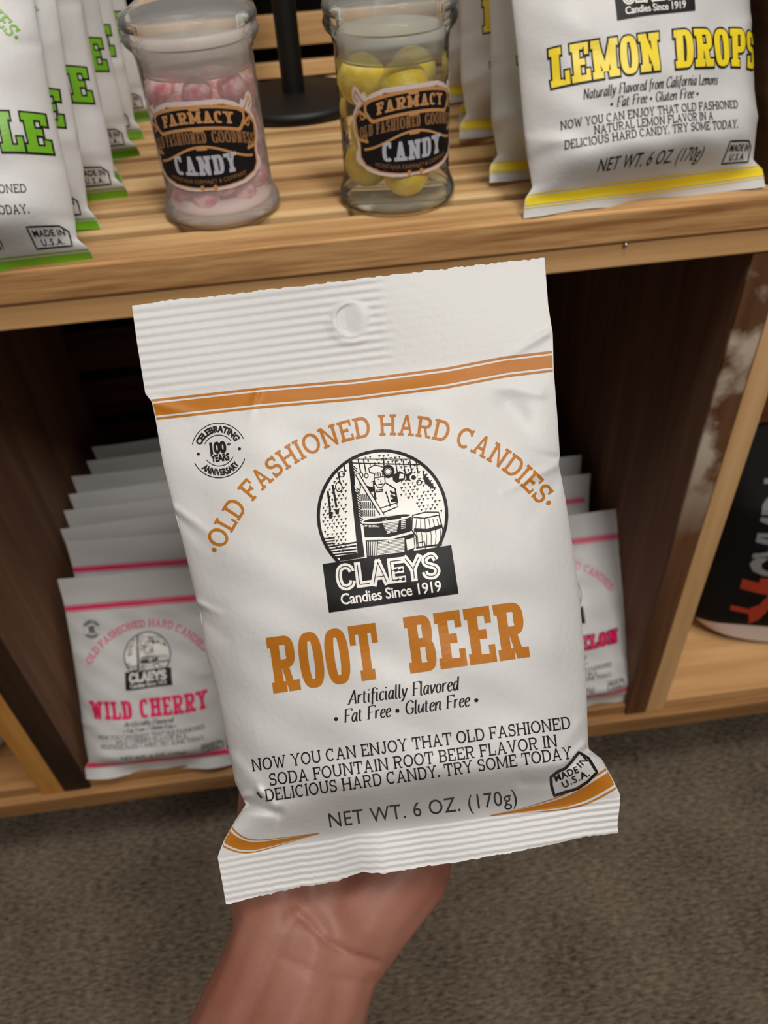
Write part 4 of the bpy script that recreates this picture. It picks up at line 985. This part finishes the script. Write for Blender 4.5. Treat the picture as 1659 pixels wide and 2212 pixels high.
def hand():
    bm = bmesh.new()
    def chain(pts):
        pts = [(hp(x, y, d), r) for x, y, d, r in pts]
        for (p, r0), (q, r1) in zip(pts[:-1], pts[1:]):
            n = max(2, int((q - p).length / .0030))
            for i in range(n + 1):
                t = i / n
                bmesh.ops.create_icosphere(bm, subdivisions=2, radius=r0 + (r1 - r0) * t, matrix=Matrix.Translation(p.lerp(q, t)))
    # forearm: two bones' worth of flesh, wider towards the elbow
    chain([(455, 2560, .010, .026), (520, 2300, .014, .0235), (578, 2110, .018, .0185), (612, 2010, .022, .0180)])
    chain([(585, 2560, .012, .026), (632, 2300, .016, .0225), (702, 2120, .020, .0180), (732, 2030, .024, .0180)])
    chain([(520, 2560, .010, .026), (580, 2300, .012, .0235), (650, 2110, .017, .0185), (675, 2020, .022, .0180)])
    # heel of the hand
    chain([(742, 2035, .026, .0185), (792, 1960, .026, .0190), (868, 1870, .031, .0185), (884, 1790, .036, .017), (880, 1650, .038, .0145)])
    chain([(612, 2010, .024, .0170), (600, 1930, .026, .0180), (600, 1850, .032, .0185), (612, 1760, .036, .0160)])
    chain([(690, 2030, .024, .0180), (705, 1930, .030, .0175), (720, 1800, .038, .0150), (730, 1650, .040, .0135)])
    chain([(760, 1990, .026, .0175), (790, 1880, .034, .0165), (800, 1750, .038, .0150), (810, 1650, .040, .0135)])
    chain([(650, 1960, .028, .0170), (650, 1850, .036, .0155), (655, 1700, .039, .0140), (660, 1620, .040, .0135)])
    # four fingers up the back of the bag, each bent over its joints
    chain([(655, 1640, .040, .0112), (640, 1420, .040, .0098), (632, 1270, .032, .0090), (630, 1190, .026, .0080)])
    chain([(735, 1640, .041, .0112), (732, 1390, .040, .0100), (728, 1220, .031, .0092), (726, 1130, .025, .0082)])
    chain([(812, 1650, .041, .0108), (826, 1410, .040, .0096), (828, 1260, .032, .0088), (828, 1175, .026, .0078)])
    chain([(884, 1670, .040, .0098), (912, 1490, .039, .0086), (920, 1380, .033, .0078), (922, 1310, .028, .0070)])
    # thumb leaves the side of the palm and lies along the bag's left edge
    chain([(610, 1880, .032, .0160), (578, 1790, .031, .0122), (572, 1715, .028, .0104), (580, 1610, .026, .0095), (590, 1545, .025, .0082)])
    me = bpy.data.meshes.new('person'); bm.to_mesh(me); bm.free()
    o = bpy.data.objects.new('tmp', me); COL.objects.link(o)
    md = o.modifiers.new('r', 'REMESH'); md.mode = 'VOXEL'; md.voxel_size = .0013
    ms = o.modifiers.new('s', 'SMOOTH'); ms.factor = .5; ms.iterations = 14
    dg = bpy.context.evaluated_depsgraph_get(); me2 = bpy.data.meshes.new_from_object(o.evaluated_get(dg)); bpy.data.objects.remove(o)
    # wrist creases, palm fold
    co = np.array([v.co for v in me2.vertices]); nr = np.array([v.normal for v in me2.vertices])
    def groove(pts, w, dep):
        nonlocal co
        pl = [np.array(hp(x, y, .0))[[0, 2]] for x, y in pts]; k = np.full(len(co), 9.0)
        # sheet coordinates as seen square on
        kk = 1 + co[:, 1] / D0; sx = co[:, 0] / U; sb = bbot - co[:, 2] / U
        ax = (sx + CEN[0] - CX) / kk - (CEN[0] - CX); bx = (sb + CEN[1] - CY) / kk - (CEN[1] - CY)
        for p, q in zip(pts[:-1], pts[1:]):
            p = np.array(ab(*p)); q = np.array(ab(*q)); d = q - p; t = np.clip(((ax - p[0]) * d[0] + (bx - p[1]) * d[1]) / (d @ d), 0, 1)
            k = np.minimum(k, np.hypot(ax - p[0] - t * d[0], bx - p[1] - t * d[1]) / w)
        front = np.clip(-nr[:, 1] * 2, 0, 1)
        co -= nr * (dep * np.exp(-k ** 2) * front)[:, None]
    groove([(640, 1968), (700, 2030), (760, 2065), (815, 2082)], 8, .0012)
    groove([(610, 2070), (700, 2112), (790, 2125)], 9, .0005)
    groove([(628, 1985), (570, 2120), (500, 2260)], 16, .0010)
    me2.vertices.foreach_set('co', co.ravel()); me2.materials.clear(); me2.materials.append(skin_mat())
    for p in me2.polygons: p.use_smooth = True
    me2.name = 'person'; r = link('person', me2); r.matrix_world = R4
    tag(r, 'bare hand and forearm reaching up from below, holding the root beer candy bag', 'person')
hand()
